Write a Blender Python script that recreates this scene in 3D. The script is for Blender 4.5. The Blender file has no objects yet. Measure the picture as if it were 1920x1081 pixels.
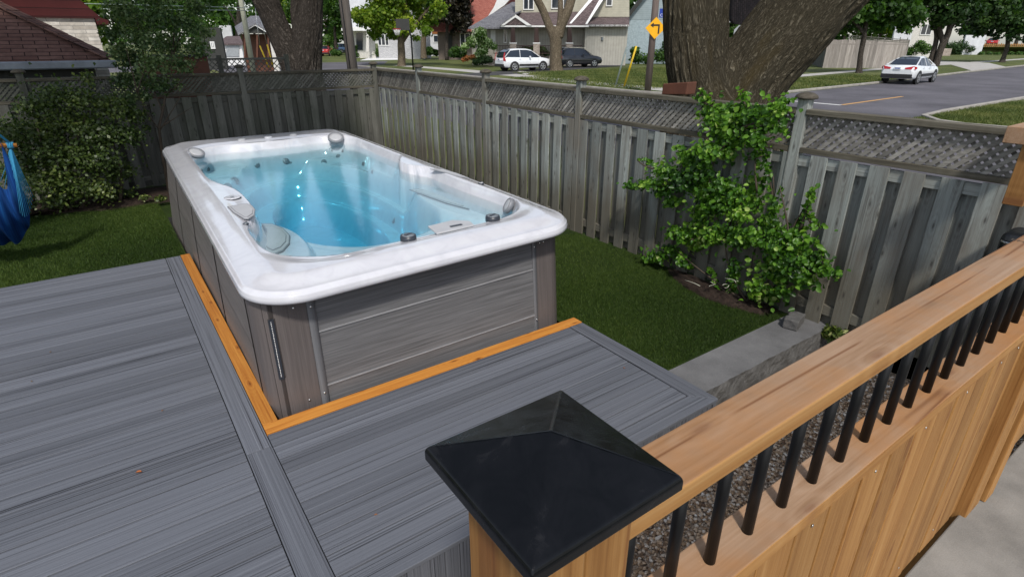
import bpy, math, random
import numpy as np
from mathutils import Vector, Matrix
random.seed(7); RNG=np.random.default_rng(11)
S=bpy.context.scene; C=S.collection
# ---------------------------------------------------------------- camera facts (metres; deck top is z=0)
FOC=1052.; CX,CY=960.,540.; CAMZ=2.2
PI=math.pi; PIT=math.radians(23.85); YAW=math.radians(35.4)
FH=np.array([math.sin(YAW),math.cos(YAW),0.]); RT=np.array([math.cos(YAW),-math.sin(YAW),0.]); ZZ=np.array([0,0,1.])
FW=FH*math.cos(PIT)-ZZ*math.sin(PIT); UP=FH*math.sin(PIT)+ZZ*math.cos(PIT); CAM=np.array([0,0,CAMZ])
GZ=-.15
def ray(x,y): return FW*FOC+RT*(x-CX)-UP*(y-CY)
def gnd(x,y,z=GZ):
    r=ray(x,y); return Vector(r*((z-CAMZ)/r[2])+CAM)
def onx(x,y,X): r=ray(x,y); return Vector(r*(X/r[0])+CAM)
def ony(x,y,Y): r=ray(x,y); return Vector(r*(Y/r[1])+CAM)
def ond(x,y,D): r=ray(x,y); return Vector(r*(D/(r@FH))+CAM)
# ---------------------------------------------------------------- node helper
def nd(nt,t,ins=None,**pr):
    n=nt.nodes.new(t)
    for k,v in pr.items(): setattr(n,k,v)
    for k,v in (ins or {}).items():
        s=n.inputs[k]
        if isinstance(v,bpy.types.NodeSocket): nt.links.new(v,s)
        else:
            if s.type=='RGBA' and len(v)==3: v=(*v,1)
            s.default_value=v
    return n
def newmat(name):
    m=bpy.data.materials.new(name); m.use_nodes=True; nt=m.node_tree; nt.nodes.clear()
    o=nt.nodes.new('ShaderNodeOutputMaterial'); return m,nt,o
def ramp(nt,fac,stops):
    r=nd(nt,'ShaderNodeValToRGB',{0:fac}); e=r.color_ramp.elements
    while len(e)>1: e.remove(e[0])
    e[0].position=stops[0][0]; e[0].color=(*stops[0][1],1)
    for p,c in stops[1:]:
        q=e.new(p); q.color=(*c,1)
    return r.outputs[0]
def mixc(nt,f,a,b,mode='MIX'):
    n=nt.nodes.new('ShaderNodeMix'); n.data_type='RGBA'; n.blend_type=mode
    for s,v in ((n.inputs[0],f),(n.inputs[6],a),(n.inputs[7],b)):
        if isinstance(v,bpy.types.NodeSocket): nt.links.new(v,s)
        else:
            if s.type=='RGBA' and len(v)==3: v=(*v,1)
            s.default_value=v
    return n.outputs[2]
def mth(nt,op,a,b=0.,c=None,clamp=False):
    n=nt.nodes.new('ShaderNodeMath'); n.operation=op; n.use_clamp=clamp
    for i,v in enumerate((a,b,c)):
        if v is None: continue
        if isinstance(v,bpy.types.NodeSocket): nt.links.new(v,n.inputs[i])
        else: n.inputs[i].default_value=v
    return n.outputs[0]
def vec(nt,src,scale):
    if src=='gco': s=nd(nt,'ShaderNodeAttribute',attribute_name='gco').outputs['Vector']
    else: s=nd(nt,'ShaderNodeTexCoord').outputs['Object']
    n=nd(nt,'ShaderNodeVectorMath',{0:s,1:scale},operation='MULTIPLY'); return n.outputs[0]
def noise(nt,v,scale=1,detail=4,rough=.55,dist=0):
    return nd(nt,'ShaderNodeTexNoise',{'Vector':v,'Scale':scale,'Detail':detail,'Roughness':rough,'Distortion':dist}).outputs['Fac']
def var(nt): return nd(nt,'ShaderNodeAttribute',attribute_name='var').outputs['Fac']
def bump(nt,h,strength,dist=.01,n=None):
    i={'Height':h,'Strength':strength,'Distance':dist}
    if n is not None: i['Normal']=n
    return nd(nt,'ShaderNodeBump',i).outputs[0]
def pbsdf(nt,o,col,rough=.6,nrm=None,metal=0.,spec=.5,coat=0.,**kw):
    i={'Base Color':col,'Roughness':rough,'Metallic':metal,'Specular IOR Level':spec,'Coat Weight':coat}
    i.update(kw)
    if nrm is not None: i['Normal']=nrm
    b=nd(nt,'ShaderNodeBsdfPrincipled',i); nt.links.new(b.outputs[0],o.inputs[0]); return b
def sc(c,k): return tuple(x*k for x in c)
def plain(name,c,rough=.5,metal=0.,spec=.5,coat=0.,nz=.15,ns=6.,bs=0.,src='obj'):
    m,nt,o=newmat(name); v=vec(nt,src,(1,1,1)); f=noise(nt,v,ns,5,.6)
    col=ramp(nt,f,[(.3,sc(c,1-nz)),(.7,sc(c,1+nz))])
    nr=bump(nt,noise(nt,v,ns*6,3,.6),bs,.01) if bs else None
    pbsdf(nt,o,col,rough,nr,metal,spec,coat); return m
def wood(name,stops,rough=.65,gs=(1.1,16,16),knots=.0,kc=(.08,.03,.01),tint=.35,bs=.25,fine=.35,stain=0.,stc=(.1,.1,.1),spec=.3,crack=0.,base=None,kn=(2.2,7.,7.)):
    m,nt,o=newmat(name); v=vec(nt,'gco',gs); n1=noise(nt,v,1.,5,.6,.7)
    v2=vec(nt,'gco',sc(gs,5.)); v2=vec(nt,'gco',(gs[0]*2.5,gs[1]*8,gs[2]*8)); n2=noise(nt,v2,1.,3,.6)
    f=mth(nt,'ADD',mth(nt,'MULTIPLY',n1,1-fine),mth(nt,'MULTIPLY',n2,fine))
    if knots:
        wd=nd(nt,'ShaderNodeTexVoronoi',{'Vector':vec(nt,'gco',kn),'Scale':1.,'Randomness':1.},voronoi_dimensions='2D').outputs['Distance']
        env=mth(nt,'POWER',2.718,mth(nt,'MULTIPLY',wd,-7.)); rg=mth(nt,'MULTIPLY',mth(nt,'SINE',mth(nt,'MULTIPLY',wd,55.)),mth(nt,'MULTIPLY',env,.10)); f=mth(nt,'ADD',f,rg)
    col=ramp(nt,f,stops)
    vr=var(nt)
    t=nd(nt,'ShaderNodeMapRange',{0:vr,3:1-tint,4:1+tint}).outputs[0]
    tc=nd(nt,'ShaderNodeCombineXYZ',{0:t,1:t,2:t}).outputs[0]
    col=mixc(nt,1.,col,tc,'MULTIPLY')
    if stain:
        s=noise(nt,vec(nt,'obj',(1,1,.5)),1.7,5,.65); s=ramp(nt,s,[(.45,(0,0,0)),(.62,(1,1,1))])
        col=mixc(nt,mth(nt,'MULTIPLY',s,stain),col,stc)
    h=f
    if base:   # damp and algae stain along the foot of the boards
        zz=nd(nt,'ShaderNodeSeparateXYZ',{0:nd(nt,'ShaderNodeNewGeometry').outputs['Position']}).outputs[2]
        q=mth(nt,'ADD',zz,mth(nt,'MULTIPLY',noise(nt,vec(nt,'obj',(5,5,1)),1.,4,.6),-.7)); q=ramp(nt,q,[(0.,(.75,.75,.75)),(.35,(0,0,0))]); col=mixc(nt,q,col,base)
    if crack:
        cn=noise(nt,vec(nt,'gco',(.16,7.,7.)),1.,2,.5,.1); ck=mth(nt,'ABSOLUTE',mth(nt,'SUBTRACT',cn,.5)); ck=ramp(nt,ck,[(.0,(1,1,1)),(.010,(0,0,0))]); gate=ramp(nt,noise(nt,vec(nt,'gco',(3.,9,9)),1.,2,.5),[(.48,(0,0,0)),(.55,(1,1,1))])
        col=mixc(nt,mth(nt,'MULTIPLY',mth(nt,'MULTIPLY',ck,gate),crack),col,kc)
    if knots:
        k=ramp(nt,wd,[(.03,(1,1,1)),(.075,(0,0,0))]); col=mixc(nt,mth(nt,'MULTIPLY',k,knots),col,kc)
    pbsdf(nt,o,col,rough,bump(nt,h,bs,.006),spec=spec); return m
# ---------------------------------------------------------------- mesh builder
class MB:
    def __init__(s): s.v=[];s.f=[];s.g=[];s.c=[];s.m=[];s.sm=[]
    def face(s,idx,g,var,mi=0,sm=False):
        s.f.append(idx);s.g.extend(g);s.c.extend([var]*len(idx));s.m.append(mi);s.sm.append(sm)
    def box(s,c,d,R=None,ax=None,mi=0,var=None,taper=None):
        c=Vector(c);d=Vector(d);b=len(s.v); var=random.random() if var is None else var
        off=Vector((random.uniform(0,50),random.uniform(0,50),random.uniform(0,50)))
        if ax is None: ax=max(range(3),key=lambda i:d[i])
        perm={0:(0,1,2),1:(1,0,2),2:(2,0,1)}[ax]; L=[]
        for sx in (-1,1):
            for sy in (-1,1):
                for sz in (-1,1):
                    p=Vector((sx*d.x/2,sy*d.y/2,sz*d.z/2))
                    if taper and sz>0: p.x*=taper;p.y*=taper
                    L.append(Vector((p[perm[0]],p[perm[1]],p[perm[2]]))+off)
                    s.v.append((c+(R@p if R else p))[:])
        for q in ((0,1,3,2),(4,6,7,5),(0,4,5,1),(2,3,7,6),(0,2,6,4),(1,5,7,3)):
            s.face([b+i for i in q],[L[i][:] for i in q],var,mi)
        return s
    def bb(s,x0,x1,y0,y1,z0,z1,**k): return s.box(((x0+x1)/2,(y0+y1)/2,(z0+z1)/2),(x1-x0,y1-y0,z1-z0),**k)
    def bar(s,a,b,w,t,up=(0,0,1),**k):
        a=Vector(a);b=Vector(b);x=(b-a);L=x.length;x.normalize();z=Vector(up);y=z.cross(x)
        if y.length<1e-4: y=Vector((0,1,0))
        y.normalize();z=x.cross(y); R=Matrix((x,y,z)).transposed()
        return s.box((a+b)/2,(L,w,t),R=R,ax=0,**k)
    def poly(s,pts,thick=None,mi=0,var=None,g=None):
        """flat polygon (list of 3-D points); thick = Vector to extrude by"""
        var=random.random() if var is None else var
        P=[Vector(p) for p in pts];n=len(P);b=len(s.v)
        x=(P[1]-P[0]).normalized(); nn=Vector((0,0,0))
        for i in range(n): nn+=(P[i]-P[0]).cross(P[(i+1)%n]-P[0])
        nn.normalize(); y=nn.cross(x); off=Vector((random.uniform(0,20),random.uniform(0,20),0))
        G=[Vector(((p-P[0]).dot(x),(p-P[0]).dot(y),0))+off for p in P]
        s.v.extend([p[:] for p in P]); s.face(list(range(b,b+n)),[q[:] for q in G],var,mi)
        if thick is not None:
            t=Vector(thick); s.v.extend([(p+t)[:] for p in P])
            s.face([b+n+i for i in reversed(range(n))],[(G[i]+Vector((0,0,.1)))[:] for i in reversed(range(n))],var,mi)
            for i in range(n):
                j=(i+1)%n; s.face([b+j,b+i,b+n+i,b+n+j],[G[j][:],G[i][:],(G[i]+Vector((0,0,t.length)))[:],(G[j]+Vector((0,0,t.length)))[:]],var,mi)
        return s
    def tube(s,path,rad,seg=10,mi=0,var=None,caps=True,fn=None,sm=True):
        var=random.random() if var is None else var
        P=[Vector(p) for p in path];n=len(P)
        if not hasattr(rad,'__len__'): rad=[rad]*n
        b=len(s.v);u=None;al=0.;G=[]
        off=random.uniform(0,30)
        for i in range(n):
            t=(P[min(i+1,n-1)]-P[max(i-1,0)]).normalized()
            if u is None:
                u=t.cross(Vector((0,0,1)))
                if u.length<.05: u=t.cross(Vector((1,0,0)))
                u.normalize()
            u=(u-t*u.dot(t)).normalized();w=t.cross(u)
            if i: al+=(P[i]-P[i-1]).length
            for k in range(seg):
                a=2*PI*k/seg; r=rad[i]*(fn(a,al) if fn else 1)
                s.v.append((P[i]+(u*math.cos(a)+w*math.sin(a))*r)[:])
        al=0.;A=[0.]
        for i in range(1,n): al+=(P[i]-P[i-1]).length;A.append(al)
        def gg(i,k): # periodic coordinates round the limb
            a=2*PI*k/seg; r=max(rad[i],rad[0]*.6); return (A[i]+off,math.cos(a)*r,math.sin(a)*r)
        for i in range(n-1):
            for k in range(seg):
                k2=(k+1)%seg
                s.face([b+i*seg+k,b+i*seg+k2,b+(i+1)*seg+k2,b+(i+1)*seg+k],[gg(i,k),gg(i,k2),gg(i+1,k2),gg(i+1,k)],var,mi,sm)
        if caps:
            s.face([b+k for k in reversed(range(seg))],[gg(0,k) for k in reversed(range(seg))],var,mi)
            s.face([b+(n-1)*seg+k for k in range(seg)],[gg(n-1,k) for k in range(seg)],var,mi)
        return s
    def lathe(s,prof,c,seg=16,mi=0,R=None,var=.5):
        c=Vector(c);b=len(s.v);n=len(prof)
        for r,z in prof:
            for k in range(seg):
                a=2*PI*k/seg;p=Vector((r*math.cos(a),r*math.sin(a),z)); s.v.append((c+(R@p if R else p))[:])
        for i in range(n-1):
            for k in range(seg):
                q=[b+i*seg+k,b+i*seg+(k+1)%seg,b+(i+1)*seg+(k+1)%seg,b+(i+1)*seg+k]; s.face(q,[s.v[j] for j in q],var,mi,True)
        for i,rev in ((0,1),(n-1,0)):
            q=[b+i*seg+k for k in range(seg)]
            if rev:q=q[::-1]
            s.face(q,[s.v[j] for j in q],var,mi)
        return s
    def grid(s,X,Y,fz,mi=0,var=.5,sm=True,swap=False):
        b=len(s.v);nx,ny=len(X),len(Y)
        for x in X:
            for y in Y: s.v.append(tuple(fz(x,y)))
        for i in range(nx-1):
            for j in range(ny-1):
                q=[b+i*ny+j,b+(i+1)*ny+j,b+(i+1)*ny+j+1,b+i*ny+j+1]
                if swap:q=q[::-1]
                s.face(q,[s.v[k] for k in q],var,mi,sm)
        return s
    def build(s,name,mats,parent=None,bevel=0,loc=None,seg=2):
        me=bpy.data.meshes.new(name); me.from_pydata(s.v,[],s.f)
        if not isinstance(mats,(list,tuple)): mats=[mats]
        for m in mats: me.materials.append(m)
        me.polygons.foreach_set('material_index',s.m); me.polygons.foreach_set('use_smooth',s.sm)
        a=me.attributes.new('gco','FLOAT_VECTOR','CORNER'); a.data.foreach_set('vector',np.array(s.g,dtype=np.float32).ravel())
        a=me.attributes.new('var','FLOAT','CORNER'); a.data.foreach_set('value',np.array(s.c,dtype=np.float32))
        me.update(); o=bpy.data.objects.new(name,me); C.objects.link(o)
        if parent is not None: setpar(o,parent)
        if bevel:
            md=o.modifiers.new('bevel','BEVEL'); md.width=bevel; md.segments=seg; md.limit_method='ANGLE'; md.angle_limit=.6; md.harden_normals=False
        if loc is not None: recentre(o,loc)
        return o
def recentre(o,loc):
    loc=Vector(loc); o.data.transform(Matrix.Translation(-loc)); o.location=loc
ROOTLOC={}
def setpar(o,p):
    """world-built mesh goes under its parent: shift it into the parent's frame"""
    o.parent=p; w=world(p); o.data.transform(w.inverted())
def world(p):
    m=Matrix.LocRotScale(p.location,p.rotation_euler.to_quaternion() if p.rotation_mode!='QUATERNION' else None,p.scale)
    return (world(p.parent)@m) if p.parent else m
def thing(name,label,cat,loc=(0,0,0),rz=0.,group=None):
    o=bpy.data.objects.new(name,None); C.objects.link(o); o.location=loc; o.rotation_euler=(0,0,rz); o.empty_display_size=.1
    o['label']=label;o['category']=cat
    if group:o['group']=group
    return o
def tag(o,label,cat,group=None,kind=None):
    if label:o['label']=label
    if cat:o['category']=cat
    if group:o['group']=group
    if kind:o['kind']=kind
    return o
def struct(o): o['kind']='structure'; return o
def copy_tree(o,parent=None):
    c=o.copy(); C.objects.link(c)
    if parent is not None: c.parent=parent
    for ch in [x for x in bpy.data.objects if x.parent==o and x!=c]: copy_tree(ch,c)
    return c
# ---------------------------------------------------------------- leaves (many small faces, numpy)
def leafmesh(name,P,Nrm,L,W,var,mat,parent=None,fold=.25,six=False):
    """P (n,3) centres, Nrm (n,3) normals, L,W arrays; rhombic leaves, or six-sided when near"""
    n=len(P); Nrm=Nrm/np.linalg.norm(Nrm,axis=1,keepdims=True)
    r=RNG.normal(size=(n,3)); t=np.cross(Nrm,r); t/=np.linalg.norm(t,axis=1,keepdims=True); b=np.cross(Nrm,t)
    L=np.broadcast_to(L,(n,))[:,None];W=np.broadcast_to(W,(n,))[:,None]
    if not six:
        V=np.stack([P-t*L*.5,P+b*W*.5+Nrm*W*fold,P+t*L*.5,P-b*W*.5+Nrm*W*fold],1); k=4
        F=np.arange(n*4).reshape(n,4)
    else:
        V=np.stack([P-t*L*.5,P-t*L*.15+b*W*.5+Nrm*W*fold,P+t*L*.22+b*W*.42+Nrm*W*fold,P+t*L*.5-Nrm*L*.08,P+t*L*.22-b*W*.42+Nrm*W*fold,P-t*L*.15-b*W*.5+Nrm*W*fold],1); k=6
        base=np.arange(n)[:,None]*6
        F=np.concatenate([base+np.array([[0,1,2,3]]),base+np.array([[0,3,4,5]])],1).reshape(-1,4)
    me=bpy.data.meshes.new(name); nv=n*k; nf=len(F)
    me.vertices.add(nv); me.vertices.foreach_set('co',V.reshape(-1).astype(np.float32))
    me.loops.add(nf*4); me.loops.foreach_set('vertex_index',F.reshape(-1).astype(np.int32))
    me.polygons.add(nf); me.polygons.foreach_set('loop_start',np.arange(nf,dtype=np.int32)*4)
    me.update(calc_edges=True)
    a=me.attributes.new('var','FLOAT','POINT'); a.data.foreach_set('value',np.repeat(var,k).astype(np.float32))
    me.materials.append(mat); me.validate()
    o=bpy.data.objects.new(name,me); C.objects.link(o)
    if parent is not None: setpar(o,parent)
    return o
def leafmat(name,cols,trans=.35,rough=.5,spec=.4,edge=None):
    m,nt,o=newmat(name); c=ramp(nt,var(nt),cols)
    d=nd(nt,'ShaderNodeBsdfPrincipled',{'Base Color':c,'Roughness':rough,'Specular IOR Level':spec})
    tl=nd(nt,'ShaderNodeBsdfTranslucent',{'Color':mixc(nt,1.,c,(1.5,1.7,.6),'MULTIPLY')})
    mx=nd(nt,'ShaderNodeMixShader',{0:trans,1:d.outputs[0],2:tl.outputs[0]}); nt.links.new(mx.outputs[0],o.inputs[0]); return m
def clumps(n,centres,radii,per=None,shell=.5):
    """points in ellipsoid clumps; radii (k,3)"""
    centres=np.array(centres,float);radii=np.array(radii,float);k=len(centres)
    w=(radii.prod(1)**(2/3)); w/=w.sum(); idx=RNG.choice(k,n,p=w)
    d=RNG.normal(size=(n,3));d/=np.linalg.norm(d,axis=1,keepdims=True)
    r=(shell+(1-shell)*RNG.random(n)**.6)[:,None]*(1+.12*RNG.normal(size=(n,1)))
    return centres[idx]+d*r*radii[idx], d, idx
# ---------------------------------------------------------------- materials
M={}
M['cedar']=wood('cedar',[(.3,(.16,.064,.015)),(.44,(.265,.125,.036)),(.55,(.325,.165,.053)),(.72,(.39,.22,.085))],gs=(.8,20,20),knots=.75,kc=(.15,.055,.018),tint=.16,bs=.35,rough=.6,crack=.7)
M['cedar_top']=wood('cedar_weathered',[(.3,(.19,.105,.052)),(.45,(.275,.168,.098)),(.56,(.32,.205,.128)),(.72,(.375,.255,.172))],gs=(1.0,14,14),knots=.55,kc=(.15,.06,.022),tint=.1,bs=.35,rough=.7,stain=.75,stc=(.36,.165,.055),crack=.9)
M['amber']=wood('stained_cedar',[(.3,(.27,.085,.014)),(.46,(.42,.16,.028)),(.6,(.52,.23,.045)),(.75,(.58,.28,.07))],gs=(1.2,26,26),knots=.85,kc=(.14,.04,.010),tint=.1,bs=.15,rough=.5)
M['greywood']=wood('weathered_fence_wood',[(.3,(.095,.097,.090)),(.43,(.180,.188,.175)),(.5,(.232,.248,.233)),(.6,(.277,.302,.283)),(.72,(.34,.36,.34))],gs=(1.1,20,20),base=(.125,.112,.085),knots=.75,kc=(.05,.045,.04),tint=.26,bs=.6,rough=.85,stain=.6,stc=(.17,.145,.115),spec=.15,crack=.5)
M['darkwood']=wood('dark_shaded_fence_wood',[(.2,(.055,.053,.046)),(.5,(.125,.123,.108)),(.8,(.20,.196,.175))],gs=(1.6,15,15),knots=.6,kc=(.02,.02,.016),tint=.3,bs=.5,rough=.9,stain=.35,stc=(.06,.075,.045),spec=.12)  # dark wood; on the back fence it carries the tree shade as colour
M['lattice']=wood('lattice_wood',[(.3,(.09,.085,.075)),(.5,(.21,.20,.18)),(.7,(.33,.315,.285))],gs=(3,25,25),tint=.35,bs=.3,rough=.9,spec=.12)
M['railgrey']=wood('fence_rail_wood',[(.3,(.045,.040,.030)),(.5,(.105,.095,.072)),(.7,(.17,.157,.125))],gs=(1.5,18,18),tint=.15,bs=.4,rough=.85,spec=.15,knots=.3,kc=(.04,.035,.03))
def deckm():
    m,nt,o=newmat('composite_deck'); v=vec(nt,'gco',(.28,95,1)); n1=noise(nt,v,1.,4,.62,.25)
    n2=noise(nt,vec(nt,'gco',(1.2,330,1)),1.,3,.6); n3=noise(nt,vec(nt,'gco',(.5,180,1)),1.,3,.5)
    f=mth(nt,'ADD',mth(nt,'MULTIPLY',n1,.55),mth(nt,'ADD',mth(nt,'MULTIPLY',n2,.22),mth(nt,'MULTIPLY',n3,.25)))
    col=ramp(nt,f,[(.395,(.012,.012,.015)),(.43,(.062,.066,.077)),(.465,(.104,.111,.130)),(.56,(.128,.137,.160)),(.68,(.172,.183,.208))])
    vr=nd(nt,'ShaderNodeMapRange',{0:var(nt),3:.84,4:1.12}).outputs[0]
    col=mixc(nt,1.,col,nd(nt,'ShaderNodeCombineXYZ',{0:vr,1:vr,2:vr}).outputs[0],'MULTIPLY')
    d=noise(nt,vec(nt,'obj',(1,1,1)),.8,5,.6); col=mixc(nt,ramp(nt,d,[(.5,(0,0,0)),(.8,(.15,.15,.15))]),col,(.17,.17,.165))
    pbsdf(nt,o,col,.62,bump(nt,f,.8,.006),spec=.3); return m
M['deck']=deckm()
def cabm(name,c,scl,amp=.35):
    m,nt,o=newmat(name); n1=noise(nt,vec(nt,'gco',scl),1.,4,.6,.15); n2=noise(nt,vec(nt,'gco',(scl[0]*3,scl[1]*4,scl[2]*4)),1.,3,.6)
    f=mth(nt,'ADD',mth(nt,'MULTIPLY',n1,.6),mth(nt,'MULTIPLY',n2,.4))
    col=ramp(nt,f,[(.35,sc(c,1-amp)),(.5,c),(.65,sc(c,1+amp))]); pbsdf(nt,o,col,.5,bump(nt,f,.3,.003),spec=.4); return m
M['cab']=cabm('cabinet_grey_panel',(.128,.127,.131),(1.2,60,60),.42)
M['cabside']=cabm('cabinet_side_panel',(.135,.122,.115),(1.2,40,40),.25)
M['cabcorner']=cabm('cabinet_corner_panel',(.112,.096,.092),(1.,50,50),.25)
M['cabtrim']=cabm('cabinet_trim',(.135,.137,.145),(1.,60,60),.2)
M['cabchan']=plain('channel_dark',(.045,.038,.036),.5);M['seam']=plain('seam_light_grey',(.26,.26,.27),.4)
def shellm():
    m,nt,o=newmat('white_marbled_acrylic'); v=vec(nt,'obj',(1,1,1)); n=noise(nt,v,5,5,.55,1.2)
    col=ramp(nt,n,[(.3,(.55,.55,.585)),(.5,(.60,.60,.635)),(.65,(.625,.63,.655))])
    pbsdf(nt,o,col,.10,None,spec=.5,coat=.6,**{'Coat Roughness':.06}); return m
M['shell']=shellm()
M['black']=plain('satin_black_metal',(.007,.008,.010),.38,0.,.5,0,.2,8,.04)
def capm():
    m,nt,o=newmat('black_cap_plastic'); v=vec(nt,'obj',(1,1,1)); n=noise(nt,v,22,5,.65,.6); s=noise(nt,vec(nt,'obj',(9,60,9)),2.,4,.6)
    col=ramp(nt,n,[(.4,(.003,.0035,.0045)),(.62,(.005,.0055,.007)),(.8,(.018,.018,.02))])
    r=ramp(nt,n,[(.3,(.14,.14,.14)),(.7,(.30,.30,.30))]); pbsdf(nt,o,col,r,bump(nt,s,.05,.002),spec=.22); return m
M['cap']=capm()
M['balu']=plain('black_baluster_paint',(.004,.004,.005),.42,0,.3,0,.2,10,.03)
def gravelm():
    m,nt,o=newmat('gravel_stones'); col=ramp(nt,var(nt),[(0,(.20,.12,.07)),(.3,(.44,.29,.17)),(.6,(.64,.46,.30)),(.85,(.76,.65,.52)),(1,(.88,.82,.72))])
    n=noise(nt,vec(nt,'obj',(1,1,1)),160,3,.6); col=mixc(nt,1.,col,ramp(nt,n,[(.3,(.7,.7,.7)),(.7,(1.2,1.2,1.2))]),'MULTIPLY'); pbsdf(nt,o,col,.85); return m
M['gravel']=gravelm()
def gravelbed():
    m,nt,o=newmat('gravel_bed'); w=nd(nt,'ShaderNodeTexVoronoi',{'Vector':vec(nt,'obj',(1,1,1)),'Scale':75.})
    sp=nd(nt,'ShaderNodeSeparateColor',{0:w.outputs['Color']}).outputs[0]
    col=ramp(nt,sp,[(0,(.10,.07,.05)),(.5,(.36,.27,.19)),(1,(.62,.50,.38))]); pbsdf(nt,o,col,.9,bump(nt,w.outputs['Distance'],1.,-.01)); return m
M['gravelbed']=gravelbed()
def grassm(name,a,b,c,s=1.):
    m,nt,o=newmat(name); v=vec(nt,'obj',(1,1,1)); n1=noise(nt,v,1.1*s,5,.6); n2=noise(nt,v,60*s,4,.7); n3=noise(nt,v,260*s,2,.6)
    f=mth(nt,'ADD',mth(nt,'MULTIPLY',n1,.5),mth(nt,'ADD',mth(nt,'MULTIPLY',n2,.3),mth(nt,'MULTIPLY',n3,.2)))
    col=ramp(nt,f,[(.36,a),(.5,b),(.66,c)]); pbsdf(nt,o,col,.85,bump(nt,mth(nt,'ADD',n2,n3),1.,.02),spec=.2); return m
M['lawn']=grassm('lawn_turf',(.013,.026,.005),(.035,.064,.010),(.074,.112,.018))
M['street_grass']=grassm('street_grass',(.045,.060,.020),(.095,.115,.035),(.17,.17,.065),.25)
def bladem(name,cols):
    return leafmat(name,cols,.25,.6,.2)
M['blade']=bladem('lawn_blades',[(0,(.014,.031,.005)),(.5,(.037,.070,.011)),(1,(.09,.132,.026))])
M['blade2']=bladem('verge_blades',[(0,(.045,.07,.02)),(.5,(.10,.13,.035)),(1,(.20,.20,.075))])
def concm(name,c,amp=.2,s=3.,b=.3):
    m,nt,o=newmat(name); v=vec(nt,'obj',(1,1,1)); n=noise(nt,v,s,6,.65); n2=noise(nt,v,s*40,3,.6)
    f=mth(nt,'ADD',mth(nt,'MULTIPLY',n,.7),mth(nt,'MULTIPLY',n2,.3))
    pbsdf(nt,o,ramp(nt,f,[(.35,sc(c,1-amp)),(.5,c),(.65,sc(c,1+amp))]),.9,bump(nt,n2,b,.004),spec=.25); return m
M['concrete']=concm('porch_concrete',(.22,.212,.195),.22,5)
M['sidewalk']=concm('sidewalk_concrete',(.40,.385,.36),.15,1.2)
M['kerb']=concm('kerb_concrete',(.32,.30,.27),.25,2)
M['stone']=concm('wall_stone',(.135,.135,.138),.28,2.5,.4)
M['stonerough']=concm('split_stone_face',(.11,.108,.106),.3,9.,.9)
M['asphalt']=concm('asphalt',(.105,.10,.112),.32,.35,.6)
M['drive']=concm('dark_driveway',(.06,.058,.06),.15,.8)
M['mulch']=concm('mulch_soil',(.030,.020,.015),.5,20,1.)
M['white_line']=plain('road_paint_white',(.62,.62,.60),.7)
M['yellow_line']=plain('road_paint_yellow',(.55,.30,.09),.7)
def bark(name,a,b,c,s=1.,moss=None,bs=1.):
    m,nt,o=newmat(name); n1=noise(nt,vec(nt,'gco',(5.5*s,15*s,15*s)),1.,6,.66,1.1)
    n2=noise(nt,vec(nt,'gco',(22*s,48*s,48*s)),1.,4,.65,.4); r=mth(nt,'ABSOLUTE',mth(nt,'SUBTRACT',n1,.5)); r=mth(nt,'MULTIPLY',r,5.,clamp=True)
    f=mth(nt,'ADD',mth(nt,'MULTIPLY',r,.6),mth(nt,'MULTIPLY',n2,.4))
    col=ramp(nt,f,[(.12,a),(.4,b),(.75,c)])
    if moss:
        q=noise(nt,vec(nt,'gco',(.7,2.5,2.5)),1.,4,.6); col=mixc(nt,ramp(nt,q,[(.5,(0,0,0)),(.68,(.6,.6,.6))]),col,moss)
    pbsdf(nt,o,col,.92,bump(nt,f,bs,.06),spec=.12); return m
M['bark']=bark('bark_big_maple',(.026,.022,.014),(.098,.083,.056),(.25,.22,.16),1.5,(.10,.072,.026))
M['bark2']=bark('bark_dark',(.020,.017,.014),(.078,.066,.056),(.18,.156,.133),1.,None)
M['bark3']=bark('bark_tan',(.05,.038,.025),(.14,.112,.078),(.24,.20,.145),.7,None,.5)
M['stem']=plain('stem_brown',(.055,.04,.027),.85)
M['pole']=wood('utility_pole_wood',[(.2,(.06,.05,.045)),(.5,(.12,.105,.095)),(.8,(.19,.17,.155))],gs=(.8,20,20),tint=.05,bs=.4,rough=.9)
M['polesign']=wood('sign_pole_wood',[(.2,(.10,.075,.065)),(.5,(.19,.15,.13)),(.8,(.28,.23,.20))],gs=(.8,20,20),tint=.05,bs=.4,rough=.9)
M['palepole']=plain('pale_pole',(.42,.42,.34),.8)
M['leafvine']=leafmat('variegated_vine_leaf',[(0,(.018,.06,.006)),(.35,(.055,.15,.012)),(.7,(.125,.265,.024)),(.92,(.24,.40,.05)),(1,(.42,.52,.16))],.35,.4,.4)
M['leafshrub']=leafmat('shrub_leaf',[(0,(.014,.032,.006)),(.5,(.06,.095,.018)),(.85,(.16,.20,.045)),(1,(.38,.40,.17))],.25,.45,.4)
M['leafsmall']=leafmat('small_tree_leaf',[(0,(.016,.042,.013)),(.5,(.065,.115,.038)),(1,(.22,.28,.13))],.3,.45,.4)
M['leafdark']=leafmat('dark_maple_leaf',[(0,(.006,.018,.005)),(.5,(.022,.055,.013)),(1,(.065,.12,.03))],.3,.5,.3)
M['leafmid']=leafmat('green_maple_leaf',[(0,(.014,.04,.008)),(.5,(.045,.105,.018)),(1,(.12,.21,.04))],.4,.5,.3)
M['leafyellow']=leafmat('yellow_green_maple_leaf',[(0,(.03,.075,.008)),(.5,(.11,.19,.018)),(1,(.30,.36,.04))],.45,.5,.3)
M['leafpurple']=leafmat('purple_maple_leaf',[(0,(.008,.009,.006)),(.6,(.022,.02,.012)),(1,(.07,.055,.03))],.2,.5,.3)
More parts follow.
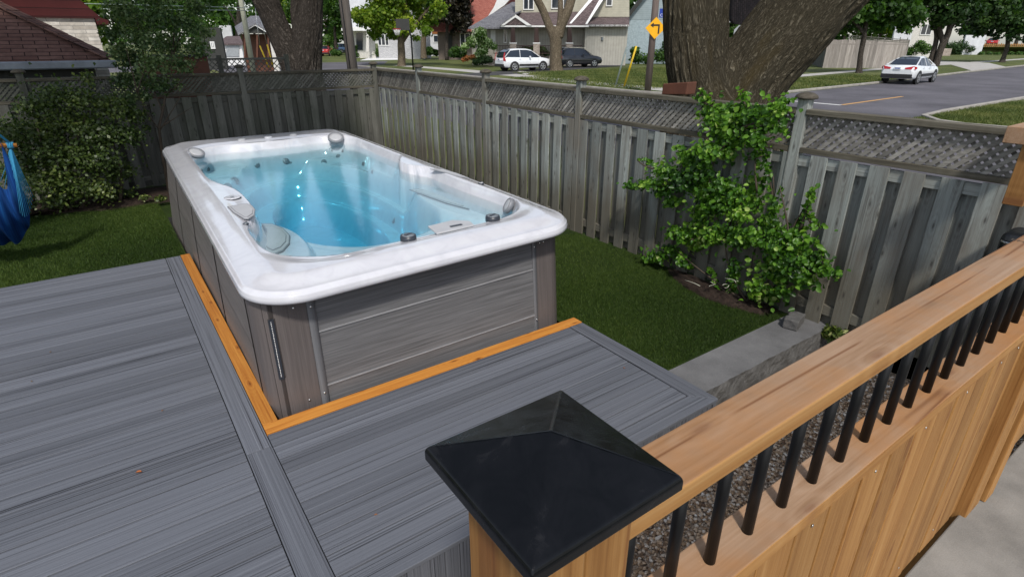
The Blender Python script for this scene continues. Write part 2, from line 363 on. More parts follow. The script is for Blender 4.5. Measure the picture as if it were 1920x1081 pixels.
M['capwood']=wood('fence_cap_wood',[(.3,(.03,.026,.02)),(.5,(.075,.065,.05)),(.7,(.12,.108,.085))],gs=(6,25,25),bs=.4,rough=.9,tint=.1)
M['hydra']=leafmat('hydrangea_leaf_and_bloom',[(0,(.03,.08,.012)),(.55,(.09,.18,.03)),(.62,(.30,.42,.18)),(1,(.62,.68,.45))],.3,.6,.2)
M['flower']=leafmat('orange_flower',[(0,(.05,.10,.02)),(.5,(.3,.12,.04)),(1,(.5,.16,.06))],.2,.6,.2)
M['blue']=wood('hammock_cloth',[(.2,(.003,.010,.045)),(.5,(.004,.028,.12)),(.8,(.010,.09,.21))],gs=(.6,22,22),tint=.3,bs=.2,rough=.85,spec=.1)
M['bluecord']=plain('hammock_cord',(.02,.19,.34),.8)
M['yellow']=plain('yellow_plastic',(.72,.48,.01),.5)
M['signyellow']=plain('sign_yellow',(.86,.42,.0),.45,nz=.04)
M['signblack']=plain('sign_black',(.012,.01,.01),.5)
M['signblue']=plain('sign_blue',(.006,.035,.30),.45,nz=.05)
M['signwhite']=plain('sign_white',(.75,.76,.8),.5,nz=.02)
M['signgrey']=plain('sign_grey_metal',(.34,.36,.37),.5,.3)
M['galv']=plain('galvanised_steel',(.30,.36,.33),.5,.2)
M['hdpe']=plain('pad_grey',(.43,.435,.45),.5,nz=.06)
M['pad2']=plain('pad_border_grey',(.20,.205,.22),.5,nz=.06)
M['jet']=plain('jet_grey',(.17,.19,.21),.35,nz=.1)
M['jetdark']=plain('jet_dark',(.03,.035,.045),.35,nz=.1)
M['chrome']=plain('chrome',(.72,.73,.74),.12,1.,nz=.03)
M['steel']=plain('satin_steel',(.5,.5,.5),.3,1.,nz=.05)
def glassm(name,c,r=.08):
    m,nt,o=newmat(name); pbsdf(nt,o,c,r,None,0.,.6); return m
M['glass']=glassm('window_glass',(.028,.035,.045)); M['carglass']=glassm('car_glass',(.015,.022,.035),.05)
def waterm():
    m,nt,o=newmat('spa_water'); v=vec(nt,'obj',(1,1,1)); n=noise(nt,v,2.6,3,.5,.6); n2=noise(nt,v,9,2,.5)
    b=bump(nt,mth(nt,'ADD',n,mth(nt,'MULTIPLY',n2,.15)),.07,.02)
    g=nd(nt,'ShaderNodeBsdfGlossy',{'Color':(1,1,1),'Roughness':.11,'Normal':b}); t=nd(nt,'ShaderNodeBsdfTransparent',{'Color':(1,1,1)})
    fr=nd(nt,'ShaderNodeFresnel',{'IOR':1.33,'Normal':b}); mx=nd(nt,'ShaderNodeMixShader',{0:fr.outputs[0],1:t.outputs[0],2:g.outputs[0]})
    nt.links.new(mx.outputs[0],o.inputs[0])
    va=nd(nt,'ShaderNodeVolumeAbsorption',{'Color':(.04,.76,.91),'Density':.66}); nt.links.new(va.outputs[0],o.inputs['Volume']); return m
M['water']=waterm()
def paint(name,c,coat=.8):
    m,nt,o=newmat(name); n=noise(nt,vec(nt,'obj',(1,1,1)),3,3,.5); pbsdf(nt,o,ramp(nt,n,[(.3,sc(c,.95)),(.7,sc(c,1.03))]),.3,None,0.,.5,coat,**{'Coat Roughness':.05}); return m
M['carwhite']=paint('car_paint_white',(.72,.74,.76)); M['carblack']=paint('car_paint_black',(.010,.011,.016)); M['carred']=paint('car_paint_red',(.45,.02,.02)); M['carblue']=paint('car_paint_blue',(.07,.12,.22))
M['taillight']=paint('tail_light_red',(.42,.008,.012)); M['rubber']=plain('tyre_rubber',(.012,.012,.012),.8); M['rim']=plain('alloy_rim',(.42,.43,.45),.3,.8); M['plastic']=plain('dark_plastic',(.014,.014,.016),.6)
def siding(name,c,pitch,horiz=True,amp=.45):
    m,nt,o=newmat(name); tc=nd(nt,'ShaderNodeTexCoord').outputs['Object']; s=nd(nt,'ShaderNodeSeparateXYZ',{0:tc}).outputs
    z=mth(nt,'FRACT',mth(nt,'DIVIDE',s[2] if horiz else s[0],pitch))
    l=ramp(nt,z,[(0,(.1,.1,.1)),(.16,(1,1,1)),(1,(.82,.82,.82))]); n=noise(nt,vec(nt,'obj',(1,1,1)),2.,4,.6)
    col=mixc(nt,1.,ramp(nt,n,[(.3,sc(c,.88)),(.7,sc(c,1.08))]),mixc(nt,amp,(1,1,1),l),'MULTIPLY'); pbsdf(nt,o,col,.75,bump(nt,z,.4,.02),spec=.3); return m
M['sid_tan']=siding('tan_lap_siding',(.47,.45,.36),.16); M['sid_board']=siding('tan_board_siding',(.40,.385,.34),.22,False)
M['sid_blue']=siding('pale_blue_siding',(.30,.36,.38),.18); M['sid_lblue']=siding('light_blue_shingle',(.30,.42,.58),.22)
M['sid_white']=siding('white_siding',(.66,.67,.70),.18); M['sid_red']=siding('dark_red_siding',(.075,.014,.014),.155,amp=1.)
M['render_blue']=plain('blue_grey_render',(.30,.37,.40),.85,nz=.2); M['cream']=plain('cream_wall',(.58,.56,.52),.85); M['white']=plain('white_trim',(.72,.72,.71),.6,nz=.06)
M['brown']=plain('brown_stain',(.10,.035,.018),.7);M['darkbrown']=plain('dark_brown_stain',(.035,.016,.013),.7); M['darkgrey']=plain('dark_grey_wall',(.035,.036,.033),.85); M['brownwall']=plain('brown_brick_wall',(.15,.12,.10),.9)
M['gutter']=plain('grey_gutter',(.20,.225,.26),.5,nz=.3,ns=3)
def brickm(name,c1,c2,mo,w,h,ms=.01,src='gco',squ=.5,rough=.9,bs=.6):
    m,nt,o=newmat(name); v=vec(nt,src,(1,1,1))
    b=nd(nt,'ShaderNodeTexBrick',{'Vector':v,'Color1':c1,'Color2':c2,'Mortar':mo,'Scale':1.,'Mortar Size':ms,'Brick Width':w,'Row Height':h,'Bias':0.})
    n=noise(nt,v,9,4,.6); col=mixc(nt,1.,b.outputs[0],ramp(nt,n,[(.3,(.75,.75,.75)),(.7,(1.2,1.2,1.2))]),'MULTIPLY')
    pbsdf(nt,o,col,rough,bump(nt,mth(nt,'SUBTRACT',1.,b.outputs[1]),bs,.01),spec=.2); return m
M['shing_brown']=brickm('brown_shingles',(.105,.055,.045),(.15,.085,.07),(.025,.014,.012),.34,.11,.008)
M['shing_grey']=brickm('grey_shingles',(.13,.13,.145),(.22,.22,.235),(.06,.06,.065),.3,.14,.012)
M['shing_mauve']=brickm('mauve_shingles',(.10,.075,.075),(.17,.13,.13),(.045,.035,.035),.3,.14,.012)
M['shing_red']=brickm('red_shingles',(.26,.085,.065),(.34,.13,.10),(.16,.055,.045),.3,.16,.012)
M['shing_black']=brickm('black_shingles',(.010,.009,.011),(.02,.016,.018),(.004,.004,.004),.16,.08,.01)
M['ledge']=brickm('pale_ledge_stone',(.50,.46,.40),(.78,.75,.68),(.36,.34,.31),.42,.075,.006,bs=.3)
M['palebrick']=brickm('pale_grey_brick',(.42,.42,.44),(.52,.52,.53),(.34,.34,.34),.3,.1,.01)
M['stonecol']=brickm('column_base_stone',(.30,.25,.21),(.42,.36,.31),(.2,.17,.15),.3,.12,.01)
M['oldboard']=wood('old_board_fence_wood',[(.2,(.16,.14,.12)),(.5,(.30,.27,.245)),(.8,(.42,.39,.36))],gs=(1.,8,8),tint=.3,bs=.2,rough=.9)
# ---------------------------------------------------------------- camera, sky, sun
cd=bpy.data.cameras.new('camera'); cam=bpy.data.objects.new('camera',cd); C.objects.link(cam); S.camera=cam
cd.sensor_width=36; cd.lens=FOC/1920*36; cd.clip_start=.02; cd.clip_end=1500
cam.location=(0,0,CAMZ); cam.rotation_euler=(PI/2-PIT,0,-YAW)
cd.shift_y=-(540.5-540)/1920
W=bpy.data.worlds.new('World'); S.world=W; W.use_nodes=True; nt=W.node_tree; nt.nodes.clear()
SUN_EL=math.radians(50); SUN_AZ=math.radians(208)      # azimuth clockwise from +Y: the sun stands behind the camera, a little left
sky=nd(nt,'ShaderNodeTexSky',sky_type='NISHITA',sun_disc=False,sun_elevation=SUN_EL,sun_rotation=SUN_AZ)
hs=nd(nt,'ShaderNodeHueSaturation',{'Saturation':.55,'Color':sky.outputs[0]})
bg=nd(nt,'ShaderNodeBackground',{0:hs.outputs[0],1:.13}); wo=nd(nt,'ShaderNodeOutputWorld',{0:bg.outputs[0]})
ld=bpy.data.lights.new('sun','SUN'); ld.energy=2.4; ld.angle=math.radians(5.); ld.color=(1,.95,.88); lo=bpy.data.objects.new('sun',ld); C.objects.link(lo)
sd=Vector((math.sin(SUN_AZ)*math.cos(SUN_EL),math.cos(SUN_AZ)*math.cos(SUN_EL),math.sin(SUN_EL)))
lo.rotation_euler=sd.to_track_quat('Z','Y').to_euler(); lo.location=(0,-20,30)
S.view_settings.view_transform='Standard'; S.view_settings.look='None'; S.view_settings.exposure=.45; S.view_settings.gamma=1
S.render.engine='CYCLES'; S.cycles.volume_bounces=0; S.cycles.transparent_max_bounces=12; S.cycles.max_bounces=8
S.render.resolution_x=1024; S.render.resolution_y=576
# ---------------------------------------------------------------- ground
def sheet(name,rects,z,mat,parts=1):
    m=MB()
    for x0,x1,y0,y1 in rects: m.poly([(x0,y0,z),(x1,y0,z),(x1,y1,z),(x0,y1,z)])
    return struct(m.build(name,mat))
sheet('ground',[(-260,-8,-60,400),(-8,4.95,11.35,400),(4.95,400,-60,400),(-8,4.95,-60,-3)],GZ,M['street_grass'])
m=MB()
LX=np.concatenate([np.linspace(-8,-3.5,8),np.linspace(-3.2,4.88,60)]); LY=np.linspace(2.27,11.35,70)
def lawnz(x,y): return (x,y,-.10+.006*math.sin(3.1*x+1.3*y)+.004*math.sin(7.7*x-5.1*y))
m.grid(np.concatenate([np.linspace(-8,-3.5,8),np.linspace(-3.2,.47,24)]),np.linspace(6.8,11.35,34),lawnz); m.grid(np.linspace(.47,2.93,16),np.linspace(9.05,11.35,16),lawnz); m.grid(np.linspace(2.93,4.88,20),LY,lawnz); struct(m.build('lawn',M['lawn']))
m=MB(); m.poly([(.3,.3,-.36),(4.95,.3,-.36),(4.95,2.2,-.36),(.3,2.2,-.36)]); struct(m.build('gravel_bed',M['gravelbed']))
# loose stones
def stones():
    n=27000; ico=[(0,0,1),(.89,0,.45),(.28,.85,.45),(-.72,.53,.45),(-.72,-.53,.45),(.28,-.85,.45),(.72,.53,-.45),(-.28,.85,-.45),(-.89,0,-.45),(-.28,-.85,-.45),(.72,-.53,-.45),(0,0,-1)]
    F=[(0,1,2),(0,2,3),(0,3,4),(0,4,5),(0,5,1),(1,6,2),(2,7,3),(3,8,4),(4,9,5),(5,10,1),(6,7,2),(7,8,3),(8,9,4),(9,10,5),(10,6,1)]
    I=np.array(ico);F=np.array(F)
    x=RNG.uniform(.42,4.85,n);y=RNG.uniform(.36,1.98,n)
    keep=~((x<2.95)&(y>1.74)); x=x[keep];y=y[keep];n=len(x)
    s=RNG.uniform(.005,.0125,n); sx=s*RNG.uniform(.8,1.5,n);sy=s*RNG.uniform(.8,1.3,n);a=RNG.uniform(0,6.28,n)
    V=I[None]*np.stack([sx,sy,s*.75],1)[:,None]*(1+.18*RNG.normal(size=(n,12,1)))
    X=V[...,0]*np.cos(a)[:,None]-V[...,1]*np.sin(a)[:,None];Y=V[...,0]*np.sin(a)[:,None]+V[...,1]*np.cos(a)[:,None]
    V=np.stack([X+x[:,None],Y+y[:,None],V[...,2]-.357+s[:,None]*RNG.uniform(.1,.9,n)[:,None]],2)
    FF=(F[None]+np.arange(n)[:,None,None]*12).reshape(-1)
    me=bpy.data.meshes.new('loose_gravel'); me.vertices.add(n*12); me.vertices.foreach_set('co',V.reshape(-1).astype(np.float32))
    me.loops.add(len(FF)); me.loops.foreach_set('vertex_index',FF.astype(np.int32)); nf=len(FF)//3; me.polygons.add(nf); me.polygons.foreach_set('loop_start',np.arange(nf,dtype=np.int32)*3)
    me.update(calc_edges=True); at=me.attributes.new('var','FLOAT','POINT'); at.data.foreach_set('value',np.repeat(RNG.random(n),12).astype(np.float32)); me.materials.append(M['gravel'])
    o=bpy.data.objects.new('loose_gravel',me); C.objects.link(o); o['kind']='stuff'; o['label']='brown loose gravel between the grey deck and the cedar railing'; o['category']='gravel'
stones()
# short turf
def blades(name,regions,n,zf,h,w,mat,label):
    P=[]
    A=np.array([(r[1]-r[0])*(r[3]-r[2]) for r in regions]);k=RNG.choice(len(regions),n,p=A/A.sum()); R_=np.array(regions)[k]
    x=R_[:,0]+(R_[:,1]-R_[:,0])*RNG.random(n);y=R_[:,2]+(R_[:,3]-R_[:,2])*RNG.random(n)
    hh=h*RNG.uniform(.5,1.25,n);a=RNG.uniform(0,6.28,n); lx=RNG.normal(size=n)*hh*.45;ly=RNG.normal(size=n)*hh*.45
    z=zf(x,y); V=np.stack([np.stack([x-np.cos(a)*w,y-np.sin(a)*w,z],1),np.stack([x+np.cos(a)*w,y+np.sin(a)*w,z],1),np.stack([x+lx,y+ly,z+hh],1)],1)
    me=bpy.data.meshes.new(name); me.vertices.add(n*3); me.vertices.foreach_set('co',V.reshape(-1).astype(np.float32)); me.loops.add(n*3); me.loops.foreach_set('vertex_index',np.arange(n*3,dtype=np.int32))
    me.polygons.add(n); me.polygons.foreach_set('loop_start',np.arange(n,dtype=np.int32)*3); me.update(calc_edges=True)
    v=np.clip(.5+.25*np.sin(x*1.7+1)*np.cos(y*1.3)+.22*RNG.normal(size=n),0,1); at=me.attributes.new('var','FLOAT','POINT'); at.data.foreach_set('value',np.repeat(v,3).astype(np.float32)); me.materials.append(mat)
    o=bpy.data.objects.new(name,me); C.objects.link(o); o['kind']='stuff'; o['label']=label;o['category']='grass'
blades('lawn_grass',[(2.98,4.72,2.3,5.2),(2.98,4.72,2.3,4.0)],95000,lambda x,y:-.10+.006*np.sin(3.1*x+1.3*y)+.004*np.sin(7.7*x-5.1*y),.022,.0022,M['blade'],'short dark green turf right of the hot tub')
blades('lawn_grass',[(-2.2,.45,6.96,10.2)],90000,lambda x,y:-.10+.006*np.sin(3.1*x+1.3*y)+.004*np.sin(7.7*x-5.1*y),.028,.003,M['blade'],'short dark green turf behind the deck on the left')
# mulch beds
def bed(name,outline,z0,hgt,seed):
    m=MB(); cx_=sum(p[0] for p in outline)/len(outline);cy_=sum(p[1] for p in outline)/len(outline); rr=random.Random(seed)
    n=len(outline);K=12;b=0
    for k in range(K+1):
        for p in outline:
            s=1-k/K; x=cx_+(p[0]-cx_)*s;y=cy_+(p[1]-cy_)*s
            m.v.append((x,y,z0+hgt*(1-s**2.5)+(rr.uniform(-.012,.018) if k else -.01)))
    for k in range(K):
        for i in range(n):
            j=(i+1)%n;q=[k*n+i,k*n+j,(k+1)*n+j,(k+1)*n+i]; m.face(q,[m.v[a] for a in q],.5,0)
    return struct(m.build(name,M['mulch']))
def densify(P,k): return [tuple(np.array(P[i])*(1-t/k)+np.array(P[(i+1)%len(P)])*(t/k)) for i in range(len(P)) for t in range(k)]
bed('mulch_bed',densify([(4.74,3.75),(4.58,3.55),(4.46,3.25),(4.40,2.95),(4.42,2.65),(4.52,2.42),(4.74,2.36)],6),-.10,.05,3)
bed('mulch_bed',densify([(-2.6,11.2),(-2.6,9.9),(-1.2,10.35),(-.3,10.0),(.45,9.95),(1.2,10.1),(2.6,10.3),(3.4,11.2)],6),-.10,.06,4)
# ---------------------------------------------------------------- deck
dk=thing('deck','grey composite deck wrapped round two sides of the hot tub','deck',(.3,1.8,0))
def planks(x0,x1,y0,y1,z,w=.1355,gap=.0075,th=.024,xd=0,var0=None,along='x',flip=False):
    m=MB(); n=round((y1-y0)/(w+gap)); p=(y1-y0)/n
    for i in range(n):
        a=y0+i*p+gap/2;b=a+p-gap
        m.bb(x0,x1,a,b,z-th,z,ax=0)
    return m
m=planks(-4.5,.2375,.1,6.79,0); m.build('deck_boards',M['deck'],dk,bevel=.003)
m=planks(.3875,2.805,1.905,3.122,0); m.build('deck_boards',M['deck'],dk,bevel=.003)
m=MB(); m.bb(.2425,.3825,.1,2.998,-.024,.001,ax=1); m.bb(.2425,.3825,3.002,6.93,-.024,.001,ax=1); m.build('border_board',M['deck'],dk,bevel=.003)
m=MB(); m.bb(-4.5,.2375,6.795,6.93,-.024,.001,ax=0); m.build('border_board',M['deck'],dk,bevel=.003)
m=MB(); m.poly([(.3875,1.76,-.024),(2.95,1.76,-.024),(2.812,1.898,-.024),(.3875,1.898,-.024)],(0,0,.025)); m.build('border_board',M['deck'],dk,bevel=.003)
m=MB(); m.poly([(2.952,1.764,-.024),(2.952,3.122,-.024),(2.814,3.122,-.024),(2.814,1.902,-.024)],(0,0,.025)); m.build('border_board',M['deck'],dk,bevel=.003)
m=MB(); x=.3875
while x<2.93: m.bb(x,min(x+.136,2.948),1.768,1.786,-.36,-.026,ax=2); x+=.14
x=-4.4
m.build('fascia',M['deck'],dk,bevel=.002)
m=MB(); m.bb(2.93,2.944,1.79,3.12,-.3,-.026,ax=1); m.bb(-4.5,.38,6.905,6.92,-.14,-.026,ax=0); m.bb(-4.5,.44,.12,6.9,-.12,-.03,mi=0); m.build('subframe',M['darkwood'],dk)
tr=thing('cedar_trim','orange stained cedar strips framing the sunken hot tub','trim',(.43,3.18,0))
m=MB(); m.bb(.3865,.478,3.235,6.94,-.04,.004,ax=1); m.build('trim_board',M['amber'],tr,bevel=.003)
m=MB(); m.bb(.3865,2.955,3.127,3.232,-.04,.004,ax=0); m.build('trim_board',M['amber'],tr,bevel=.003)
# tiny litter on the deck
lf=gnd(260,885,.006); o=leafmesh('fallen_leaf',np.array([[lf.x,lf.y,.009]]),np.array([[.1,.2,1.]]),.035,.022,np.array([.9]),M['flower'],six=True); tag(o,'small dry orange leaf lying on the left deck boards','leaf')
for k,(px,py) in enumerate(((60,715),(95,660),(305,770),(620,718),(705,965),(870,640),(1170,690))):
    q=gnd(px,py,.002); o=leafmesh('leaf_bit',np.array([[q.x,q.y,.006]]),np.array([[.2,.1,1.]]),.018,.010,np.array([.3+.08*k]),M['flower'],six=True); tag(o,'tiny dark leaf fragment lying on the grey deck boards','leaf bit','leaf fragments scattered on the deck')
# ---------------------------------------------------------------- stone wall along the lawn
def roughwall(name,x0,x1,y0,y1,z0,z1,label):
    m=MB(); nx=70; b=0
    X=np.linspace(x0,x1,nx)
    rr=random.Random(5)
    prof=[(0,z0),(.3,z0),(.55,z0),(.8,z0),(1,z0)]
    nz=9
    ofs=[[ .007*math.sin(x*15+j*.5)+.005*math.sin(x*37+j*.9)+rr.uniform(-.006,.006) for j in range(nz)] for x in X]
    for i,x in enumerate(X):
        for j in range(nz): 
            z=z0+(z1-z0)*j/(nz-1); y=y0-ofs[i][j]*(1 if j<nz-1 else .35); m.v.append((x,y,z))
        m.v.append((x,y1,z1)); m.v.append((x,y1,z0))
    k=nz+2
    for i in range(nx-1):
        for j in range(k-1):
            q=[i*k+j,(i+1)*k+j,(i+1)*k+j+1,i*k+j+1]; m.face(q,[m.v[a] for a in q],.5,1 if j<nz-1 else 0)
    q=list(range(k))[::-1]; m.face(q,[m.v[a] for a in q],.5,1); q=[(nx-1)*k+a for a in range(k)]; m.face(q,[m.v[a] for a in q],.5,1)
    o=m.build(name,[M['stone'],M['stonerough']]); tag(o,label,'wall'); return o
roughwall('stone_wall',2.956,4.86,1.93,2.27,-.36,-.082,'low grey stone wall between lawn and gravel with split face')
m=MB(); p=gnd(1525,596,-.08)
R_=Matrix.Rotation(.25,3,'Z'); m.box((4.53,2.13,-.035),(.22,.12,.09),R=R_)
o=m.build('stone_block',M['stonerough'],bevel=.008); tag(o,'small rough grey stone block resting on the end of the stone wall','block'); recentre(o,(4.53,2.13,-.08))
md=o.modifiers.new('sub','SUBSURF'); md.levels=md.render_levels=4; md.subdivision_type='SIMPLE'
tx=bpy.data.textures.new('rough','CLOUDS'); tx.noise_scale=.05
md=o.modifiers.new('d','DISPLACE'); md.texture=tx; md.strength=.012; md.mid_level=.5
# cedar offcut by the deck fascia
c=gnd(812,1085,-.25); m=MB(); m.box((c.x,c.y,-.30),(.09,.09,.24),R=Matrix.Rotation(.5,3,'Z')); o=m.build('cedar_stake',M['cedar'],bevel=.002); tag(o,'short cedar stake standing in the gravel below the deck edge','stake'); recentre(o,(c.x,c.y,-.36))
# ---------------------------------------------------------------- porch slab
m=MB(); m.bb(-1.6,7,-3,.338,.28,.48); o=struct(m.build('porch_slab',M['concrete'],bevel=.006))
m=MB()
for x in (2.05,4.6): m.bb(x,x+.006,-3,.3,.4805,.4812)
# ---------------------------------------------------------------- cedar railing
rl=thing('wooden_railing','cedar railing with round black balusters and a cap rail in the foreground','railing',(.326,.385,.48))
def post(x,y,z0,z1,s=.14,par=rl,mat=M['cedar']):
    m=MB(); m.bb(x-s/2,x-.002,y-s/2,y+s/2,z0,z1,ax=2); m.bb(x-.0015,x+s/2,y-s/2,y+s/2,z0,z1,ax=2); return m.build('post',mat,par,bevel=.004)
def two(o):   # weathered top, fresh orange sides
    for q in o.data.polygons:
        if abs(q.normal.z)<.5: q.material_index=1
p1=post(.326,.385,-.36,1.745)
m=MB(); s=.105; c=Vector((.326,.385,0)); zs=[(1.7445,s),(1.7585,s),(1.7640,s-.003)]
for z,q in zs:
    for a,b in ((-1,-1),(1,-1),(1,1),(-1,1)): m.v.append((c.x+a*q,c.y+b*q,z))
m.v.append((c.x,c.y,1.806))
for k in (0,1):
    for i in range(4): q=[k*4+i,k*4+(i+1)%4,(k+1)*4+(i+1)%4,(k+1)*4+i]; m.face(q,[m.v[a] for a in q],.5)
for i in range(4): q=[8+i,8+(i+1)%4,12]; m.face(q,[m.v[a] for a in q],.5)
q=[3,2,1,0]; m.face(q,[m.v[a] for a in q],.5)
o=m.build('post_cap',M['cap'],rl,bevel=.002,seg=3); md=o.modifiers[-1]; md.angle_limit=.15
post(2.484,.385,-.36,1.612)
m=MB(); m.bb(.397,4.72,.341,.432,1.614,1.65,ax=0); two(m.build('top_rail',[M['cedar_top'],M['cedar']],rl,bevel=.004,seg=3))
m=MB(); m.bb(.397,2.413,.341,.431,1.302,1.34,ax=0); two(m.build('bottom_rail',[M['cedar_top'],M['cedar']],rl,bevel=.003))
m=MB(); m.bb(2.555,4.72,.341,.431,1.302,1.34,ax=0); two(m.build('bottom_rail',[M['cedar_top'],M['cedar']],rl,bevel=.003))
bm=MB(); bm.lathe([(.0105,0),(.0105,.275)],(0,0,0),16); bo=bm.build('baluster',M['balu']); bo.parent=rl; wl=world(rl).inverted()
first=True; xs=[.713+.1155*k for k in range(-2,15)]+[2.64+.1155*k for k in range(0,18)]
for x in xs:
    q=bo if first else bo.copy()
    if not first: C.objects.link(q); q.parent=rl
    first=False; q.location=wl@Vector((x,.3875,1.3395))
m=MB(); m.bb(.397,4.72,.372,.41,.50,.59,ax=0); m.bb(.397,4.72,.372,.41,1.21,1.30,ax=0); m.build('back_rail',M['cedar'],rl)
x=.398; k=0
while x<4.6:
    if not(2.40<x+.14 and x<2.56):
        m=MB(); dy=random.uniform(0,.004); m.bb(x+.0035,x+.1355,.351-dy,.370,.487,1.3005,ax=2); m.build('fence_board',M['cedar'],rl,bevel=.004)
        x+=.139
    else:
        if x<2.40: m=MB(); m.bb(x+.002,2.411,.352,.370,.487,1.3005,ax=2); m.build('fence_board',M['cedar'],rl,bevel=.0025)
        x=2.561
m=MB(); m.bb(2.57,2.66,.300,.338,.482,1.298,ax=2); m.bb(2.70,2.74,.31,.338,.482,1.298,ax=2); m.build('cleat',M['cedar'],rl,bevel=.003)
for k,(x,z) in enumerate([(x,1.27) for x in (.47,.75,1.02,1.3,1.58,1.86,2.14,2.3)]+[(x,.56) for x in (1.3,1.58,1.86,2.14)]):
    m=MB(); m.lathe([(.004,-.001),(.004,.0006),(.002,.0012)],(x,.3475,z),8,R=Matrix.Rotation(PI/2,3,'X')); m.build('screw',M['steel'],rl)
# inked lumber stamp on the cap rail
def text(body,size,mat,name,M4,parent=None,ext=.0005,align='CENTER'):
    cu=bpy.data.curves.new(name,'FONT'); cu.body=body; cu.size=size; cu.extrude=ext; cu.align_x=align; cu.align_y='CENTER'
    t=bpy.data.objects.new(name,cu); C.objects.link(t); bpy.context.view_layer.update()
    dg=bpy.context.evaluated_depsgraph_get(); me=bpy.data.meshes.new_from_object(t.evaluated_get(dg)); bpy.data.objects.remove(t); bpy.data.curves.remove(cu)
    me.transform(M4); me.materials.clear(); me.materials.append(mat); o=bpy.data.objects.new(name,me); C.objects.link(o)
    if parent is not None:
        o.parent=parent; me.transform(world(parent).inverted())
    return o
st=onx(1908,455,2.2); M['ink']=plain('ink_stamp',(.06,.045,.035),.8)
text('EHS',.03,M['ink'],'ink_stamp',Matrix.Translation((2.16,.415,1.6506))@Matrix.Rotation(math.radians(-90),4,'Z'),rl,.0002)
# ---------------------------------------------------------------- gate post and covered grill at the far right
gp=thing('gate_post','cedar post with a flat cap where the grey side fence ends','post',(4.45,.95,1.28))
m=MB(); m.bb(4.40,4.50,.90,1.0,1.28,1.64,ax=2); m.build('shaft',M['cedar'],gp,bevel=.003)
m=MB(); m.bb(4.36,4.78,.88,1.09,1.64,1.735,ax=0); m.build('cap_board',M['cedar_top'],gp,bevel=.003)
g=thing('barbecue','black covered barbecue with a silver handle behind the cap rail','barbecue',(4.6,.8,-.36))
m=MB(); m.bb(4.50,4.70,.66,.94,.3,.93); m.build('body',M['black'],g,bevel=.02)
m=MB(); m.bb(4.47,4.72,.64,.97,.935,1.10); m.build('lid',M['black'],g,bevel=.05,seg=4)
m=MB(); m.tube([(4.48,.68,1.04),(4.45,.70,1.04),(4.45,.93,1.04),(4.48,.95,1.04)],.008,8); m.build('handle',M['chrome'],g)
for a in (4.52,4.68):
    for b in (.68,.92): m=MB(); m.bb(a-.015,a+.015,b-.015,b+.015,-.36,.3,ax=2); m.build('leg',M['black'],g)
# ---------------------------------------------------------------- hot tub
TX0,TX1,TY0,TY1=.44,3.02,3.115,9.28
def shear(x,y,z):
    k=max(0,min(1,(z+.2)/1.05)); return (x+.028*(y-3.25)*k, y+.045*(x-.45)*k, z)
tub=thing('hot_tub','large white acrylic hot tub with grey cabinet sunk into the deck','hot tub',(.46,3.3,-.42))
def sdrr(x,y,x0,x1,y0,y1,r):
    cx_,cy_=(x0+x1)/2,(y0+y1)/2;qx=abs(x-cx_)-(x1-x0)/2+r;qy=abs(y-cy_)-(y1-y0)/2+r
    return min(max(qx,qy),0)+math.hypot(max(qx,0),max(qy,0))-r
def sst(a,b,t): t=max(0,min(1,(t-a)/(b-a))); return t*t*(3-2*t)
def ell(x,y,cx_,cy_,rx,ry,p=2.): 
    q=(abs(x-cx_)/rx)**p+(abs(y-cy_)/ry)**p; return (q**(1/p)-1)*min(rx,ry)
def smin(a,b,k): h=max(k-abs(a-b),0)/k; return min(a,b)-h*h*k/4
def smax(a,b,k): return -smin(-a,-b,k)
def opend(x,y):
    d=sdrr(x,y,.68,2.885,3.50,8.60,.55)
    d=smax(d,-ell(x,y,.50,5.45,.36,.95,2.4),.10)     # left console
    d=smax(d,-ell(x,y,3.10,6.0,.40,.42,2.4),.14)        # right armrest nose
    d=smax(d,-ell(x,y,3.12,5.1,.26,.75,2.4),.12)
    d=smax(d,-ell(x,y,1.80,8.86,.52,.34,3),.14)         # back neck rests
    return d
